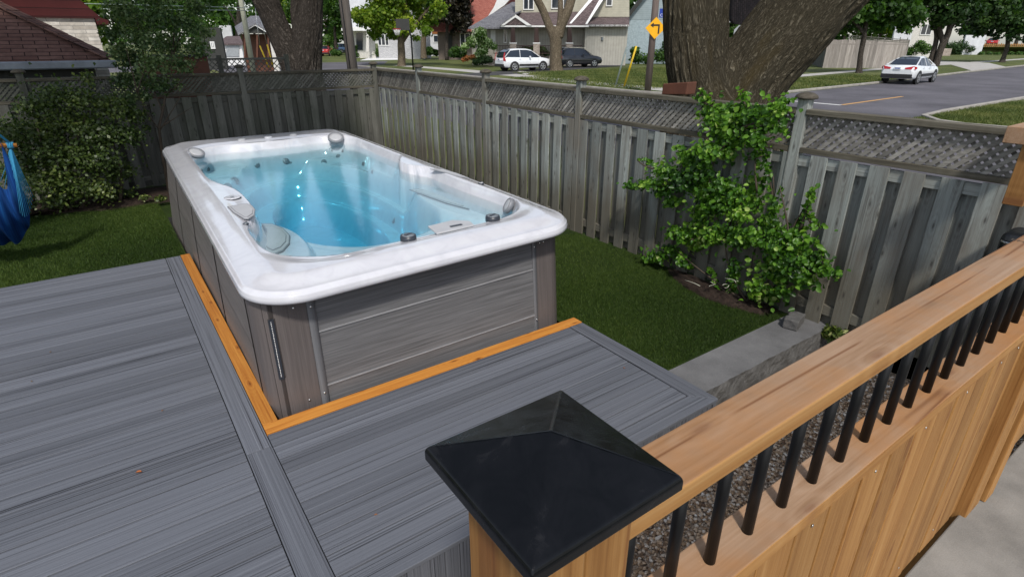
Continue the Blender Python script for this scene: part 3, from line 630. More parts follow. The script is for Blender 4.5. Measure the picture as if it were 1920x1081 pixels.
def tz(x,y):
    do=sdrr(x,y,TX0,TX1,TY0,TY1,.36)                  # <0 inside the outer edge
    e=-do
    rim=.843+.024*sst(0,.030,e)+.042*sst(.03,.21,e)
    di=sdrr(x,y,.64,2.90,3.38,8.70,.48)               # raised bead follows the opening
    rim-=.020*sst(-.03,.12,-di)                          # shelf inside the bead, a little lower
    d=-opend(x,y)
    if d<=0: return rim
    seat=.60+.015*math.sin(x*2.6+.7)*math.cos(y*1.7)
    for cx_,cy_,rx,ry,dp in ((1.02,7.85,.36,.50,.07),(1.85,8.20,.36,.34,.05),(2.55,7.75,.34,.52,.07),(2.62,4.55,.27,.75,.05)):
        q=ell(x,y,cx_,cy_,rx,ry,2.4)
        if q<.08: seat-=dp*sst(.07,-.03,q)
    z=rim-(rim-seat)*sst(-.02,.11,d)
    # swim well: rounded ledges, then the floor
    e1=ell(x,y,1.86,6.45,.88,2.02,2.5)
    if e1<.1: z=smin(z,z+(.34-z)*sst(.05,-.03,e1),.01)+(.018*math.exp(-(e1/.02)**2))
    e1b=ell(x,y,1.88,6.50,.74,1.80,2.3)
    if e1b<.1: z=z+(.10-z)*sst(.035,-.035,e1b)+.016*math.exp(-(e1b/.018)**2)
    e2=ell(x,y,1.97,6.75,.50,1.36,2.1)
    if e2<.12: z=z+(-.22-z)*sst(.04,-.05,e2)+.010*math.exp(-(e2/.015)**2)
    # left foot pad shelf
    e3=ell(x,y,.84,4.72,.30,.66,2.2)
    if e3<.06 and d>0 and z<.66: z=z+(.66-z)*sst(.05,-.01,e3)
    # right arm rest under water
    e4=ell(x,y,2.80,5.02,.24,.72,2.2)
    if e4<.1 and d>0 and z<.66: z=max(z,z+(.64-z)*sst(.09,-.03,e4))
    # front shallow lounge
    return z
m=MB(); NP=520; NK=280
def outline(x0,x1,y0,y1,r,n):
    P=[];segs=[((x0+r,y0),(x1-r,y0)),('a',(x1-r,y0+r),-90),((x1,y0+r),(x1,y1-r)),('a',(x1-r,y1-r),0),((x1-r,y1),(x0+r,y1)),('a',(x0+r,y1-r),90),((x0,y1-r),(x0,y0+r)),('a',(x0+r,y0+r),180)]
    L=[(PI/2*r if s[0]=='a' else math.dist(s[0],s[1])) for s in segs];T=sum(L)
    for i in range(n):
        t=i/n*T;k=0
        while t>L[k]: t-=L[k];k+=1
        s=segs[k];f=t/L[k]
        if s[0]=='a': a=math.radians(s[2]+90*f);P.append((s[1][0]+r*math.cos(a),s[1][1]+r*math.sin(a)))
        else: P.append((s[0][0]+(s[1][0]-s[0][0])*f,s[0][1]+(s[1][1]-s[0][1])*f))
    return P
O=outline(TX0,TX1,TY0,TY1,.36,NP); cxx,cyy=(TX0+TX1)/2,(TY0+TY1)/2
# medial-axis style rings: shrink towards a centre segment so the rings stay even
CA,CB=(cxx,TY0+1.45),(cxx,TY1-1.45)
def inner(p): return (cxx,min(max(p[1],CA[1]),CB[1]))
rings=[]
for k in range(NK):
    s=k/(NK-1); rings.append([(p[0]+(inner(p)[0]-p[0])*s,p[1]+(inner(p)[1]-p[1])*s) for p in O])
sk=[(.0,.835),(-.006,.822),(-.004,.800),(.010,.786),(.06,.784)]   # rolled outer edge, (inset, z)
for ins,z in reversed(sk):
    for p in outline(TX0+ins,TX1-ins,TY0+ins,TY1-ins,.36-ins,NP): m.v.append(shear(p[0],p[1],z))
for ring in rings:
    for x,y in ring: m.v.append(shear(x,y,tz(x,y)))
tot=len(sk)+NK
for k in range(tot-1):
    for i in range(NP):
        j=(i+1)%NP;m.face([k*NP+i,k*NP+j,(k+1)*NP+j,(k+1)*NP+i],[(0,0,0)]*4,.5,0,True)
m.build('shell',M['shell'],tub)
# water: closed body so that its depth tints the shell
m=MB(); WZ=.785; WO=outline(.60,2.905,3.40,8.80,.4,80)
for z in (WZ,-.30):
    for p in WO: m.v.append(shear(p[0],p[1],z))
m.f.append(list(range(80)));m.g.extend([(0,0,0)]*80);m.c.extend([.5]*80);m.m.append(0);m.sm.append(False)
m.f.append(list(range(80,160))[::-1]);m.g.extend([(0,0,0)]*80);m.c.extend([.5]*80);m.m.append(0);m.sm.append(False)
for i in range(80): j=(i+1)%80; m.face([80+i,80+j,j,i],[(0,0,0)]*4,.5,0)
wo_=m.build('water',M['water'],tub); wo_['label']='clear blue water filling the tub'
# cabinet
BX0,BX1,BY0,BY1=.475,2.93,3.29,9.10; ZB,ZT=-.42,.800
def wallstrip(m,pts,z0,z1,n=(0,0),grain='x',mi=0,var=None,th=.0,off=0.):
    """vertical skin through the plan points"""
    var=random.random() if var is None else var; b=len(m.v); L=0.
    for i,p in enumerate(pts):
        if i: L+=math.dist(p,pts[i-1])
        for z in (z0,z1): m.v.append(shear(p[0],p[1],z))
        if i:
            l0=L-math.dist(p,pts[i-1]); G=[(l0,0,z0),(L,0,z0),(L,0,z1),(l0,0,z1)]
            if grain=='z': G=[(g[2],g[0],0) for g in G]
            else: G=[(g[0],g[2],0) for g in G]
            G=[(g[0]+off,g[1]+off*.7,g[2]) for g in G]
            m.face([b+2*i-2,b+2*i,b+2*i+1,b+2*i-1],G,var,mi,len(pts)>3)
r=.17
def arc(cx_,cy_,r,a0,a1,n=10): return [(cx_+r*math.cos(math.radians(a0+(a1-a0)*i/n)),cy_+r*math.sin(math.radians(a0+(a1-a0)*i/n))) for i in range(n+1)]
# dark core behind the panels closes every joint
m=MB(); core=outline(BX0+.02,BX1-.02,BY0+.02,BY1-.02,.15,60); wallstrip(m,core+[core[0]],ZB,ZT-.005); m.build('cabinet_core',M['black'],tub)
fx=[.80,2.60]
m=MB(); zs=[ZB,.09,.49,ZT-.028]
for i in range(3): wallstrip(m,[(fx[0]+.03,BY0+.006),(fx[1]-.01,BY0+.006)],zs[i]+(.004 if i else 0),zs[i+1],grain='x',off=i*3.1)
fp=m.build('front_panel',M['cab'],tub)
m=MB()
for z in (zs[1]+.002,zs[2]+.002): m.v+= []; 
for z in (zs[1],zs[2]):
    a=shear(fx[0]+.03,BY0,z);b=shear(fx[1]-.01,BY0,z); m.bar((a[0],a[1]+.003,z+.002),(b[0],b[1]+.003,z+.002),.010,.008)
m.build('panel_seam',M['seam'],fp)
for xa,xb in ((fx[0]-.022,fx[0]+.028),(fx[1]-.008,fx[1]+.030)):
    m=MB(); a0=shear(xa,BY0-.004,ZB);
    wallstrip(m,[(xa,BY0+.004),(xa,BY0-.006),(xb,BY0-.006),(xb,BY0+.006)],ZB,ZT-.02,grain='z'); t_=m.build('trim_strip',M['cabtrim'],tub)
    for z in (.05,.68):
        c=shear((xa+xb)/2,BY0-.0065,z); s_=MB(); s_.lathe([(.008,0),(.007,.003),(.002,.005)],c,10,R=Matrix.Rotation(PI/2,3,'X')); s_.build('screw',M['chrome'],t_)
# corner panels
m=MB(); wallstrip(m,[(fx[0]-.024,BY0-.002)]+[(BX0+.19,BY0-.002)],ZB,ZT-.008,grain='z'); cp=m.build('corner_panel',M['cabcorner'],tub)
m=MB(); wallstrip(m,arc(BX0+r,BY0+r,r,-80,-180)[:6]+[arc(BX0+r,BY0+r,r,-130.,-134.)[-1]],ZB,ZT-.008,grain='z'); wallstrip(m,arc(BX0+r,BY0+r,r,-130,-180)[1:]+[(BX0,BY0+.30)],ZB,ZT-.008,grain='z'); m.build('corner_panel',M['cabcorner'],tub)
for z,x in ((.03,.70),(.70,.70)):
    c=shear(x,BY0-.003,z); s_=MB(); s_.lathe([(.008,0),(.007,.003),(.002,.005)],c,10,R=Matrix.Rotation(PI/2,3,'X')); s_.build('screw',M['chrome'],cp)
m=MB(); wallstrip(m,[(fx[1]+.032,BY0-.002)]+arc(BX1-r,BY0+r,r,-90,0)+[(BX1,BY0+.26)],ZB,ZT-.008,grain='z'); cp2=m.build('corner_panel',M['cabcorner'],tub)
for x in (2.67,2.71):
    c=shear(x,BY0-.003,.70); s_=MB(); s_.lathe([(.008,0),(.007,.003),(.002,.005)],c,10,R=Matrix.Rotation(PI/2,3,'X')); s_.build('screw',M['chrome'],cp2)
# corner light bar: dark channel with a bead chain
cxl,cyl=BX0+r+.17*math.cos(math.radians(-118)),BY0+r+.17*math.sin(math.radians(-118))
m=MB(); 
for z0,z1,w in ((-.4,.24,.022),(.24,.66,.042),(.66,.78,.026)):
    a=shear(cxl,cyl-.002,z0);b=shear(cxl,cyl-.002,z1); m.bar(a,b,w,.016,up=(0,-1,0))
cl=m.build('light_channel',M['cabchan'],tub,bevel=.004)
m=MB()
a=Vector(shear(cxl-.006,cyl-.014,.26));b=Vector(shear(cxl-.006,cyl-.014,.64))
for i in range(34):
    p=a.lerp(b,i/33); m.lathe([(.001,-.006),(.0055,-.004),(.0055,.004),(.001,.006)],p,8)
m.build('bead_chain',M['steel'],cl); m=MB(); m.bar(a-Vector((0,0,.02)),b+Vector((0,0,.02)),.030,.006,up=(0,-1,0)); m.build('lens',M['jetdark'],cl)
# long left side
ys=[BY0+.302,4.93,6.30,7.75,BY1-.15]
for i in range(4):
    m=MB(); 
    for z0,z1 in ((ZB,.34),(.346,ZT-.012)): wallstrip(m,[(BX0-.001,ys[i]+.032),(BX0-.001,ys[i+1]-.032)],z0,z1,grain='x' ,off=i*2.)
    m.build('side_panel',M['cabside'],tub)
m=MB(); wallstrip(m,[(BX0,BY1-.15)]+arc(BX0+r,BY1-r,r,180,90)+arc(BX1-r,BY1-r,r,90,0)+[(BX1,BY0+.26)],ZB,ZT-.008,grain='z'); m.build('back_panel',M['cabside'],tub)
# fittings on and in the shell
def onshell(x,y,dz=0.): return Vector(shear(x,y,tz(x,y)+dz))
def tilt(x,y):
    e=.03; a=onshell(x+e,y)-onshell(x-e,y);b=onshell(x,y+e)-onshell(x,y-e); n=a.cross(b).normalized(); return n
def Rz(n): 
    return n.to_track_quat('Z','Y').to_matrix()
def disc(name,x,y,r1,h,mats,par=tub,n=None,squ=1.,z=None,prof=None,seg=24):
    p=onshell(x,y) if z is None else Vector(shear(x,y,z)); n=n or tilt(x,y); R=Rz(n)
    m=MB(); m.lathe([(r1,-.01),(r1,h*.6),(r1*.93,h),(r1*.72,h)],p,seg,R=R); o=m.build(name,mats,par); return o,p,n,R
# head-rest speakers in the corners
for x,y,r1,n in ((.78,8.28,.10,Vector((.22,-.40,.86))),(2.66,8.36,.115,Vector((-.12,-.42,.88))),(2.80,3.93,.072,Vector((-.8,.35,.5)))):
    p=Vector(shear(x,y,.880 if y>5 else .84)); n.normalize(); R=Rz(n)
    m=MB(); m.lathe([(r1,-.03),(r1,.008),(r1*.88,.014),(r1*.80,.008)],p,28,R=R); o=m.build('speaker',M['pad2'],tub)
    m=MB(); m.lathe([(r1*.79,-.02),(r1*.79,.008),(r1*.5,.012)],p,28,R=R); m.build('grille',M['hdpe'],o)
def knob(x,y,r1,h,z=None,cap='jet'):
    p=onshell(x,y,-.002) if z is None else Vector(shear(x,y,z)); m=MB(); m.lathe([(r1,0),(r1*1.02,h*.5),(r1*.95,h),(r1*.8,h)],p,22); o=m.build('diverter_knob',M['jetdark'],tub)
    m=MB(); m.lathe([(r1*.78,0),(r1*.78,h+.002),(r1*.3,h+.005)],p,22); c=m.build('knob_cap',M[cap],o)
    m=MB(); m.box((p.x,p.y,p.z+h+.006),(r1*1.1,r1*.34,.006),R=Matrix.Rotation(.4,3,'Z')); m.build('grip',M['jetdark'],o)
knob(1.60,3.49,.058,.045,z=.882); knob(2.36,3.51,.058,.045,z=.882)
# left console: round control, shield-shaped pad, small logo disc
p=onshell(.755,5.50); m=MB(); m.lathe([(.075,0),(.075,.007),(.068,.010)],p,26); o=m.build('control_disc',M['jetdark'],tub); m=MB(); m.lathe([(.069,.002),(.069,.0125),(.05,.0135)],p,26); m.build('disc_face',M['shell'],o)
m=MB(); m.box((p.x,p.y,p.z+.015),(.03,.016,.004),R=Matrix.Rotation(.5,3,'Z')); m.build('emblem',M['jet'],o)
def pad(name,pts,z0,mi,border=None,inset=.80,parent=tub,h=.008):
    P=[(x,y,tz(x,y)) for x,y in pts]; zt=max(p[2] for p in P) if z0 is None else z0
    cx_=sum(p[0] for p in pts)/len(pts);cy_=sum(p[1] for p in pts)/len(pts)
    m=MB(); m.poly([shear(x,y,zt) for x,y in pts],(0,0,h)); o=m.build(name,M['pad2'],parent,bevel=.003)
    m=MB(); m.poly([shear(cx_+(x-cx_)*.93,cy_+(y-cy_)*.93,zt+h*.4) for x,y in pts],(0,0,h*.62+.002)); b1=m.build('pad_face',M['hdpe'],o,bevel=.001)
    m=MB(); m.poly([shear(cx_+(x-cx_)*inset,cy_+(y-cy_)*inset,zt+h*.8) for x,y in pts],(0,0,h*.2+.0042)); m.build('pad_groove',M['pad2'],o)
    m=MB(); m.poly([shear(cx_+(x-cx_)*inset*.95,cy_+(y-cy_)*inset*.95,zt+h*.8) for x,y in pts],(0,0,h*.2+.0062)); m.build('pad_centre',M['hdpe'],o)
    return o
pad('console_pad',[(.66,5.17),(.82,5.17),(.845,5.07),(.84,4.92),(.80,4.75),(.74,4.67),(.71,4.69),(.67,4.95)],None,0,h=.006)
knob(.70,4.58,.022,.012)
pts=[(.80,5.30),(.92,5.34),(1.02,5.26),(1.07,5.05),(1.07,4.82),(1.01,4.60),(.92,4.45),(.83,4.40),(.80,4.5)]
pad('foot_pad',pts,.662,0,inset=.78)
pts=[(2.62,5.70),(2.66,5.3),(2.70,4.95),(2.78,4.62),(2.86,4.62),(2.84,5.0),(2.80,5.4),(2.74,5.68)]
pad('arm_pad',pts,.645,0,inset=.8)
pad('console_pad',[(2.80,5.50),(2.90,5.40),(2.935,5.1),(2.935,4.82),(2.88,4.95)],None,0,h=.006)
knob(2.93,4.60,.03,.02,cap='hdpe')
# filter lid on the front shelf
m=MB(); pp=[(1.80,3.42),(2.13,3.42),(2.15,3.53),(2.05,3.63),(1.82,3.61)]; z=tz(2.0,3.42)+.006
m.poly([shear(x,y,z) for x,y in pp],(0,0,.014)); fl=m.build('filter_lid',M['hdpe'],tub,bevel=.005); m=MB(); c=shear(2.0,3.48,z+.016); m.box(c,(.10,.022,.008)); m.build('lid_handle',M['jetdark'],fl)
# neck rest bumps and jets at the back
for x in (1.42,1.78,2.14):
    p=onshell(x,8.74); m=MB(); m.lathe([(.055,-.01),(.052,.012),(.03,.02)],p,18); o=m.build('neck_jet',M['hdpe'] if x!=1.78 else M['shell'],tub)
jets=[(.80,8.05,.66,.032),(.90,8.15,.64,.03),(.78,7.85,.62,.026),(.86,7.95,.60,.026),(.98,8.25,.63,.034),(.95,7.80,.52,.055),(1.12,8.22,.50,.055),(1.55,8.42,.60,.045),(1.95,8.42,.60,.045),(2.0,8.40,.58,.03),(2.62,8.18,.60,.04),(2.70,8.20,.68,.026),(2.56,8.24,.68,.026),(2.45,8.30,.56,.04),(2.80,7.6,.60,.03),(2.84,7.2,.58,.03),(2.5,6.2,.2,.05),(2.42,5.6,.12,.05)]
for x,y,z,r1 in jets:
    x_,y_=x,y; n=Vector((1.86-x,6.4-y,0)); n.normalize(); n=(n+Vector((0,0,.5))).normalized()
    # march outwards until the shell wall is reached
    d=Vector((x-1.86,y-6.4)); d.normalize(); q=Vector((x,y))-d*.25
    for s_ in range(60):
        if tz(q.x,q.y)>=z: break
        q+=d*.012
    p=Vector(shear(q.x,q.y,z)); m=MB(); m.lathe([(r1,-.03),(r1,.006),(r1*.8,.012),(r1*.45,.006),(r1*.4,.010),(0.001,.012)],p,18,R=Rz(n)); m.build('jet',M['jet'],tub)
# ---------------------------------------------------------------- weathered fences
def fence(name,label,A,B,posts,matf,mats_rail,matl,side,skip=lambda t:False,pitch=.238,capr=.088,lat=True,phase=.08):
    """A->B plan line; side=+1 when the viewer stands to the left of A->B"""
    A=Vector((*A,0));B=Vector((*B,0));d=(B-A);L=d.length;d.normalize();n=Vector((-d.y,d.x,0))*side
    R=Matrix((d,n,Vector((0,0,1)))).transposed()
    root=thing(name,label,'fence',(A.x,A.y,-.12))
    def P(t,o,z): return A+d*t+n*o+Vector((0,0,z))
    for t in posts:
        m=MB(); m.box(P(t,0,.80),(.09,.09,1.92),R=R,ax=2); po=m.build('post',matf,root,bevel=.004)
        c=P(t,0,1.765); m=MB(); m.lathe([(.055,-.012),(capr,-.004),(capr*1.02,.006),(capr*.92,.022),(capr*.6,.038),(.015,.046)],c,20); m.build('post_cap',M['capwood'],po)
    ed=[0]+[t for t in posts if .1<t<L-.1]+[L]
    for i in range(len(ed)-1):
        a,b=ed[i]+(.047 if ed[i] in posts or i else 0),ed[i+1]-.047
        if b-a<.15: continue
        for z,h,w,nm in ((1.660,.042,.105,'top_rail'),(1.352,.042,.075,'lattice_rail')):
            m=MB(); m.box(P((a+b)/2,.0,z),(b-a,w,h),R=R,ax=0); m.build(nm,mats_rail,root,bevel=.003)
        for z in (1.265,.05):
            m=MB(); m.box(P((a+b)/2,.0,z),(b-a,.036,.085),R=R,ax=0); m.build('back_rail',matf,root)
        if lat:
            m=MB(); z0,z1=1.374,1.638; h=z1-z0; sp=.066; w=.041
            for k,(sg,o) in enumerate(((1,.006),(-1,-.006))):
                t=a-h
                while t<b:
                    # parallelogram strip clipped to the opening
                    lo_,hi_=t,t+h
                    pts=[]
                    def clipx(p): return min(max(p,a),b)
                    if sg>0: q=[(t,z0),(t+w,z0),(t+w+h,z1),(t+h,z1)]
                    else: q=[(t+h,z0),(t+h+w,z0),(t+w,z1),(t,z1)]
                    # Sutherland-Hodgman against a<=x<=b
                    for lim,s in ((a,1),(b,-1)):
                        o2=[]
                        for j in range(len(q)):
                            p,r_=q[j],q[(j+1)%len(q)]; ip=(p[0]-lim)*s>=0; ir=(r_[0]-lim)*s>=0
                            if ip:o2.append(p)
                            if ip!=ir:
                                f=(lim-p[0])/(r_[0]-p[0]); o2.append((lim,p[1]+(r_[1]-p[1])*f))
                        q=o2
                        if len(q)<3:break
                    if len(q)>=3:
                        oo=o+random.uniform(-.001,.001); m.poly([P(x,oo-.004,z) for x,z in q],n*.008)
                    t+=sp+random.uniform(-.003,.003)
            m.build('lattice_panel',matl,root)
    t=phase;k=0
    while t<L-.05:
        if not skip(t):
            h=random.uniform(-.012,.006); w=.138+random.uniform(-.004,.004); tl=random.uniform(-.004,.004); Rt=R@Matrix.Rotation(tl,3,'Y')
            m=MB(); m.box(P(t,.028,.612+h/2),(w,.019,1.42+h),R=Rt,ax=2); m.build('fence_board',matf,root,bevel=.002)
        t2=t+pitch/2
        if t2<L-.05 and not skip(t2):
            m=MB(); m.box(P(t2,-.028,.565),(.158,.019,1.30),R=R,ax=2,var=random.uniform(0,.5)); m.build('back_board',matf,root)
        t+=pitch*random.uniform(.97,1.03)
    return root,P
side_posts=[9.60-11.54,0]
YA,YB=11.50,.72
ft=lambda y:(YA-y)
fr,FP=fence('side_fence','long weathered grey-green board fence with lattice top right of the hot tub',(4.80,YA),(4.78,YB),[ft(9.60),ft(7.41),ft(5.31),ft(2.55)],M['greywood'],M['railgrey'],M['lattice'],-1,phase=.10)
fb,FB=fence('back_fence','dark shaded board fence with lattice top across the back of the yard',(-3.6,11.33),(4.72,11.33),[.35,2.8,ft(11.5)+5.81,8.28],M['darkwood'],M['railgrey'],M['darkwood'],-1,phase=.1)  # same wood as the side fence, with the tree shade put into darker colours
# neighbour's open lattice fence beyond
nf=thing('lattice_fence','brown open lattice fence beyond the back fence by the dark tree trunk','fence',(2.1,14.2,GZ))
m=MB(); z0,z1=1.52,1.80; a,b=1.0,3.8; h=z1-z0
for sg,yo in ((1,14.2),(-1,14.212)):
    t=a
    while t<b-h:
        q=[(t,z0),(t+.022,z0),(t+.022+h,z1),(t+h,z1)] if sg>0 else [(t+h,z0),(t+h+.022,z0),(t+.022,z1),(t,z1)]
        m.poly([(x,yo,z) for x,z in q],(0,.008,0)); t+=.11
m.build('lattice_panel',M['darkwood'],nf)
for z in (1.50,1.82): m=MB(); m.bb(a,b,14.19,14.23,z-.02,z+.02,ax=0); m.build('rail',M['darkwood'],nf)
for x in (1.0,2.4,3.8): m=MB(); m.bb(x-.045,x+.045,14.17,14.25,GZ,1.9,ax=2); m.build('post',M['darkwood'],nf)
m=MB(); m.bb(a,b,14.20,14.22,GZ,1.48,ax=2); m.build('fence_panel',M['darkwood'],nf)
# ---------------------------------------------------------------- vegetation
def limb(m,a,b,r0,r1,seg=10,bend=.12,n=7,fn=None):
    a=Vector(a);b=Vector(b);L=(b-a).length; off=Vector((random.uniform(-1,1),random.uniform(-1,1),random.uniform(-.4,.4)))*L*bend
    P=[a.lerp(b,i/n)+off*math.sin(PI*i/n) for i in range(n+1)]; m.tube(P,[r0+(r1-r0)*i/n for i in range(n+1)],seg,fn=fn); return P
def crown(name,par,mat,centres,radii,n,L,W,shell=.35,up=.5,vb=.5,vs=.2,sun=.22,six=False,droop=0.):
    P,d,idx=clumps(n,centres,radii,shell=shell)
    N=d*.6+RNG.normal(size=d.shape)*.6; N[:,2]+=up
    cv=RNG.normal(size=len(centres))*vs*.55
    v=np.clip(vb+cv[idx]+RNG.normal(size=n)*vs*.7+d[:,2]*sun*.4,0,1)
    l=L*RNG.uniform(.7,1.3,n); return leafmesh(name,P,N,l,l*W/L,v,mat,par,six=six)
def many(cx,cy,cz,rx,ry,rz,k,s0=.22,s1=.42,flat=.8):
    """k clump centres spread through an ellipsoid, with radii"""
    c=[];r=[]
    while len(c)<k:
        p=RNG.uniform(-1,1,3)
        q=np.linalg.norm(p)
        if q<.28 or q>1: continue
        c.append((cx+p[0]*rx,cy+p[1]*ry,cz+p[2]*rz)); s=RNG.uniform(s0,s1)*(rx+ry+rz)/3; r.append((s,s,s*flat))
    return c,r
def tree(name,label,cat,base,h,r,trunk_r,mat,bmat,n,leaf,k=38,cz=None,rz=None,group=None,lean=(0,0),fork=None,vb=.5,vs=.22,shell=.3,limbs=7):
    base=Vector(base); t=thing(name,label,cat,base,0,group)
    cz=h*.65 if cz is None else cz; rz=h*.36 if rz is None else rz
    top=base+Vector((lean[0],lean[1],cz))
    m=MB(); bend=[]
    P=[base+Vector((0,0,-.1))]; R_=[trunk_r*1.5]
    for f in (.04,.1,.25,.5,.75,1.):
        P.append(base.lerp(top,f)+Vector((random.uniform(-1,1),random.uniform(-1,1),0))*trunk_r*.3); R_.append(trunk_r*(1.15-.6*f if f>.05 else 1.25))
    m.tube(P,R_,12)
    for i in range(limbs):
        a=random.uniform(0,6.28); f=random.uniform(.4,.95); s=base.lerp(top,f); e=Vector((top.x+math.cos(a)*r*.7,top.y+math.sin(a)*r*.7,base.z+cz+random.uniform(-.3,.7)*rz)); limb(m,s,e,trunk_r*.4,trunk_r*.1,7)
    m.build('trunk',bmat,t)
    c,rr=many(top.x,top.y,base.z+cz,r,r,rz,k); crown('crown',t,mat,c,rr,n,leaf,leaf*.8,vb=vb,vs=vs,shell=shell)
    return t
# --- the big forked maple just beyond the side fence
from mathutils import noise as mno
def furrow(R0,fr=9.,amp=.03,ph=0.,ln=1.1):
    def f(a,al):
        x=math.cos(a)*R0*fr;y_=math.sin(a)*R0*fr
        w=mno.noise(Vector((x*.3,y_*.3,al*.8+ph)))
        n=mno.noise(Vector((x+w*1.5+ph,y_-w*1.5,al*ln*1.6)));n2=mno.noise(Vector((x*2.3,y_*2.3+ph,al*ln*4)))
        return 1+amp*(1-2.2*abs(n)*2)+amp*.35*n2+.03*mno.noise(Vector((math.cos(a)*1.3,math.sin(a)*1.3,al*.9+ph)))
    return f
def ridged(k,amp,ph=0.):
    def f(a,al): return 1+amp*math.sin(k*a+2.2*math.sin(al*1.9+ph)+ph)+amp*.7*math.sin((k*2+3)*a+3*math.sin(al*2.7))+amp*.8*math.sin(2*a+al*1.1+ph)
    return f
BT=thing('big_maple','massive forked maple trunk rising behind the side fence above the vine','tree',(6.95,4.95,GZ))
m=MB()
pl=lambda px,py,d: ond(px,py,d)
def pathpx(L,dep): 
    P=[];R_=[]
    for x0,x1,y,dd in L:
        a=ond((x0+x1)/2,y,dep+dd); w=(ond(x1,y,dep+dd)-ond(x0,y,dep+dd)).length/2; P.append(a);R_.append(w)
    return P,R_
D0=float(np.dot(np.array([6.95,4.95,0]),FH))
def smooth(P,R_,k=8):
    n=len(P);Q=[];S_=[]
    for i in range(n-1):
        p0,p1,p2,p3=P[max(i-1,0)],P[i],P[i+1],P[min(i+2,n-1)]; r0,r1,r2,r3=R_[max(i-1,0)],R_[i],R_[i+1],R_[min(i+2,n-1)]
        for j in range(k):
            t=j/k; f=lambda a,b,c,d:.5*((2*b)+(c-a)*t+(2*a-5*b+4*c-d)*t*t+(3*b-a-3*c+d)*t**3)
            Q.append(Vector([f(p0[a],p1[a],p2[a],p3[a]) for a in range(3)]));S_.append(f(r0,r1,r2,r3))
    return Q+[P[-1]],S_+[R_[-1]]
P,R_=pathpx([(1225,1475,300,0),(1240,1420,215,0),(1256,1376,165,-.05),(1250,1362,110,-.05),(1246,1362,60,0),(1246,1362,20,0),(1244,1364,-20,.1),(1235,1350,-110,.2),(1200,1300,-260,.3),(1130,1210,-460,.6)],D0)
P,R_=smooth(P,R_,26); m.tube(P,R_,200,fn=furrow(.6,9,.030))
P,R_=pathpx([(1225,1485,300,.1),(1285,1465,215,.05),(1318,1462,172,0),(1348,1488,128,0),(1378,1522,88,0),(1412,1560,45,0),(1450,1598,0,0),(1510,1665,-70,0),(1610,1765,-190,.1),(1780,1920,-400,.4)],D0)
P,R_=smooth(P,R_,26); m.tube(P,R_,200,fn=furrow(.6,9,.030,3.7))
P,R_=pathpx([(1290,1430,220,.02),(1300,1428,150,.03),(1330,1420,112,.08),(1362,1418,92,.12)],D0); P,R_=smooth(P,R_,14); m.tube(P,R_,90,fn=furrow(.4,9,.03,8.))
for i in range(9):
    a=random.uniform(0,6.28); limb(m,(6.4+random.uniform(-.5,1.6),5+random.uniform(-.8,.8),5.2+random.uniform(-.6,1)),(7+math.cos(a)*4,5+math.sin(a)*4.2,7+random.uniform(-.5,2)),.25,.05,9)
tk=m.build('trunk',M['bark'],BT)
c,rr=many(8.6,5.0,9.4,5.0,5.0,2.4,60,.18,.30); crown('crown',BT,M['leafdark'],c,rr,26000,.17,.13,shell=.3)
# bark burr on the near trunk
# planter box wedged between trunk and fence
m=MB(); q=[onx(1243,157,5.35),onx(1290,154,5.35),onx(1286,178,5.35),onx(1240,178,5.35)]; m.poly(q,(.16,0,0)); o=m.build('wooden_planter',M['brown'],bevel=.01); tag(o,'small dark brown wooden box between the fence top and the big maple trunk','planter'); recentre(o,(5.4,4.15,1.5))
# --- dark two-stemmed tree behind the back fence
LT=thing('dark_tree','tall dark tree splitting into three stems behind the back fence','tree',(4.6,16,GZ)); m=MB(); D1=float(np.dot(np.array([4.55,16,0]),FH))
for L,sg,ph in (([(520,625,230,0),(535,606,150,0),(545,602,110,0),(552,603,60,0),(560,604,20,0),(566,606,-20,0),(575,615,-140,0),(600,630,-400,0)],40,0),([(532,590,215,0),(530,590,140,0),(519,572,100,0),(503,548,62,0),(488,532,28,0),(470,518,-10,0),(430,475,-110,.2),(330,365,-330,.5)],36,1.),([(545,590,150,.1),(547,578,100,.05),(548,572,60,.05),(545,566,20,.05),(548,566,-30,.1),(560,575,-200,.2)],28,2.)):
    P,R_=pathpx(L,D1);P,R_=smooth(P,R_,18); m.tube(P,R_,sg*3,fn=furrow(.4,8,.035,ph))
m.build('trunk',M['bark2'],LT)
c,rr=many(4.3,18.5,12.0,5.6,5.0,2.6,60,.16,.28); crown('crown',LT,M['leafdark'],c,rr,24000,.20,.16,shell=.3)
# --- unseen tree left of the yard, its crown placed to shade the back fence
tree('shade_tree','broad leafy tree standing left of the yard over the hammock','tree',(-3.4,7.6,-.1),9.5,3.1,.24,M['leafdark'],M['bark2'],24000,.2,k=54,cz=6.2,rz=1.3,lean=(3.3,1.4))
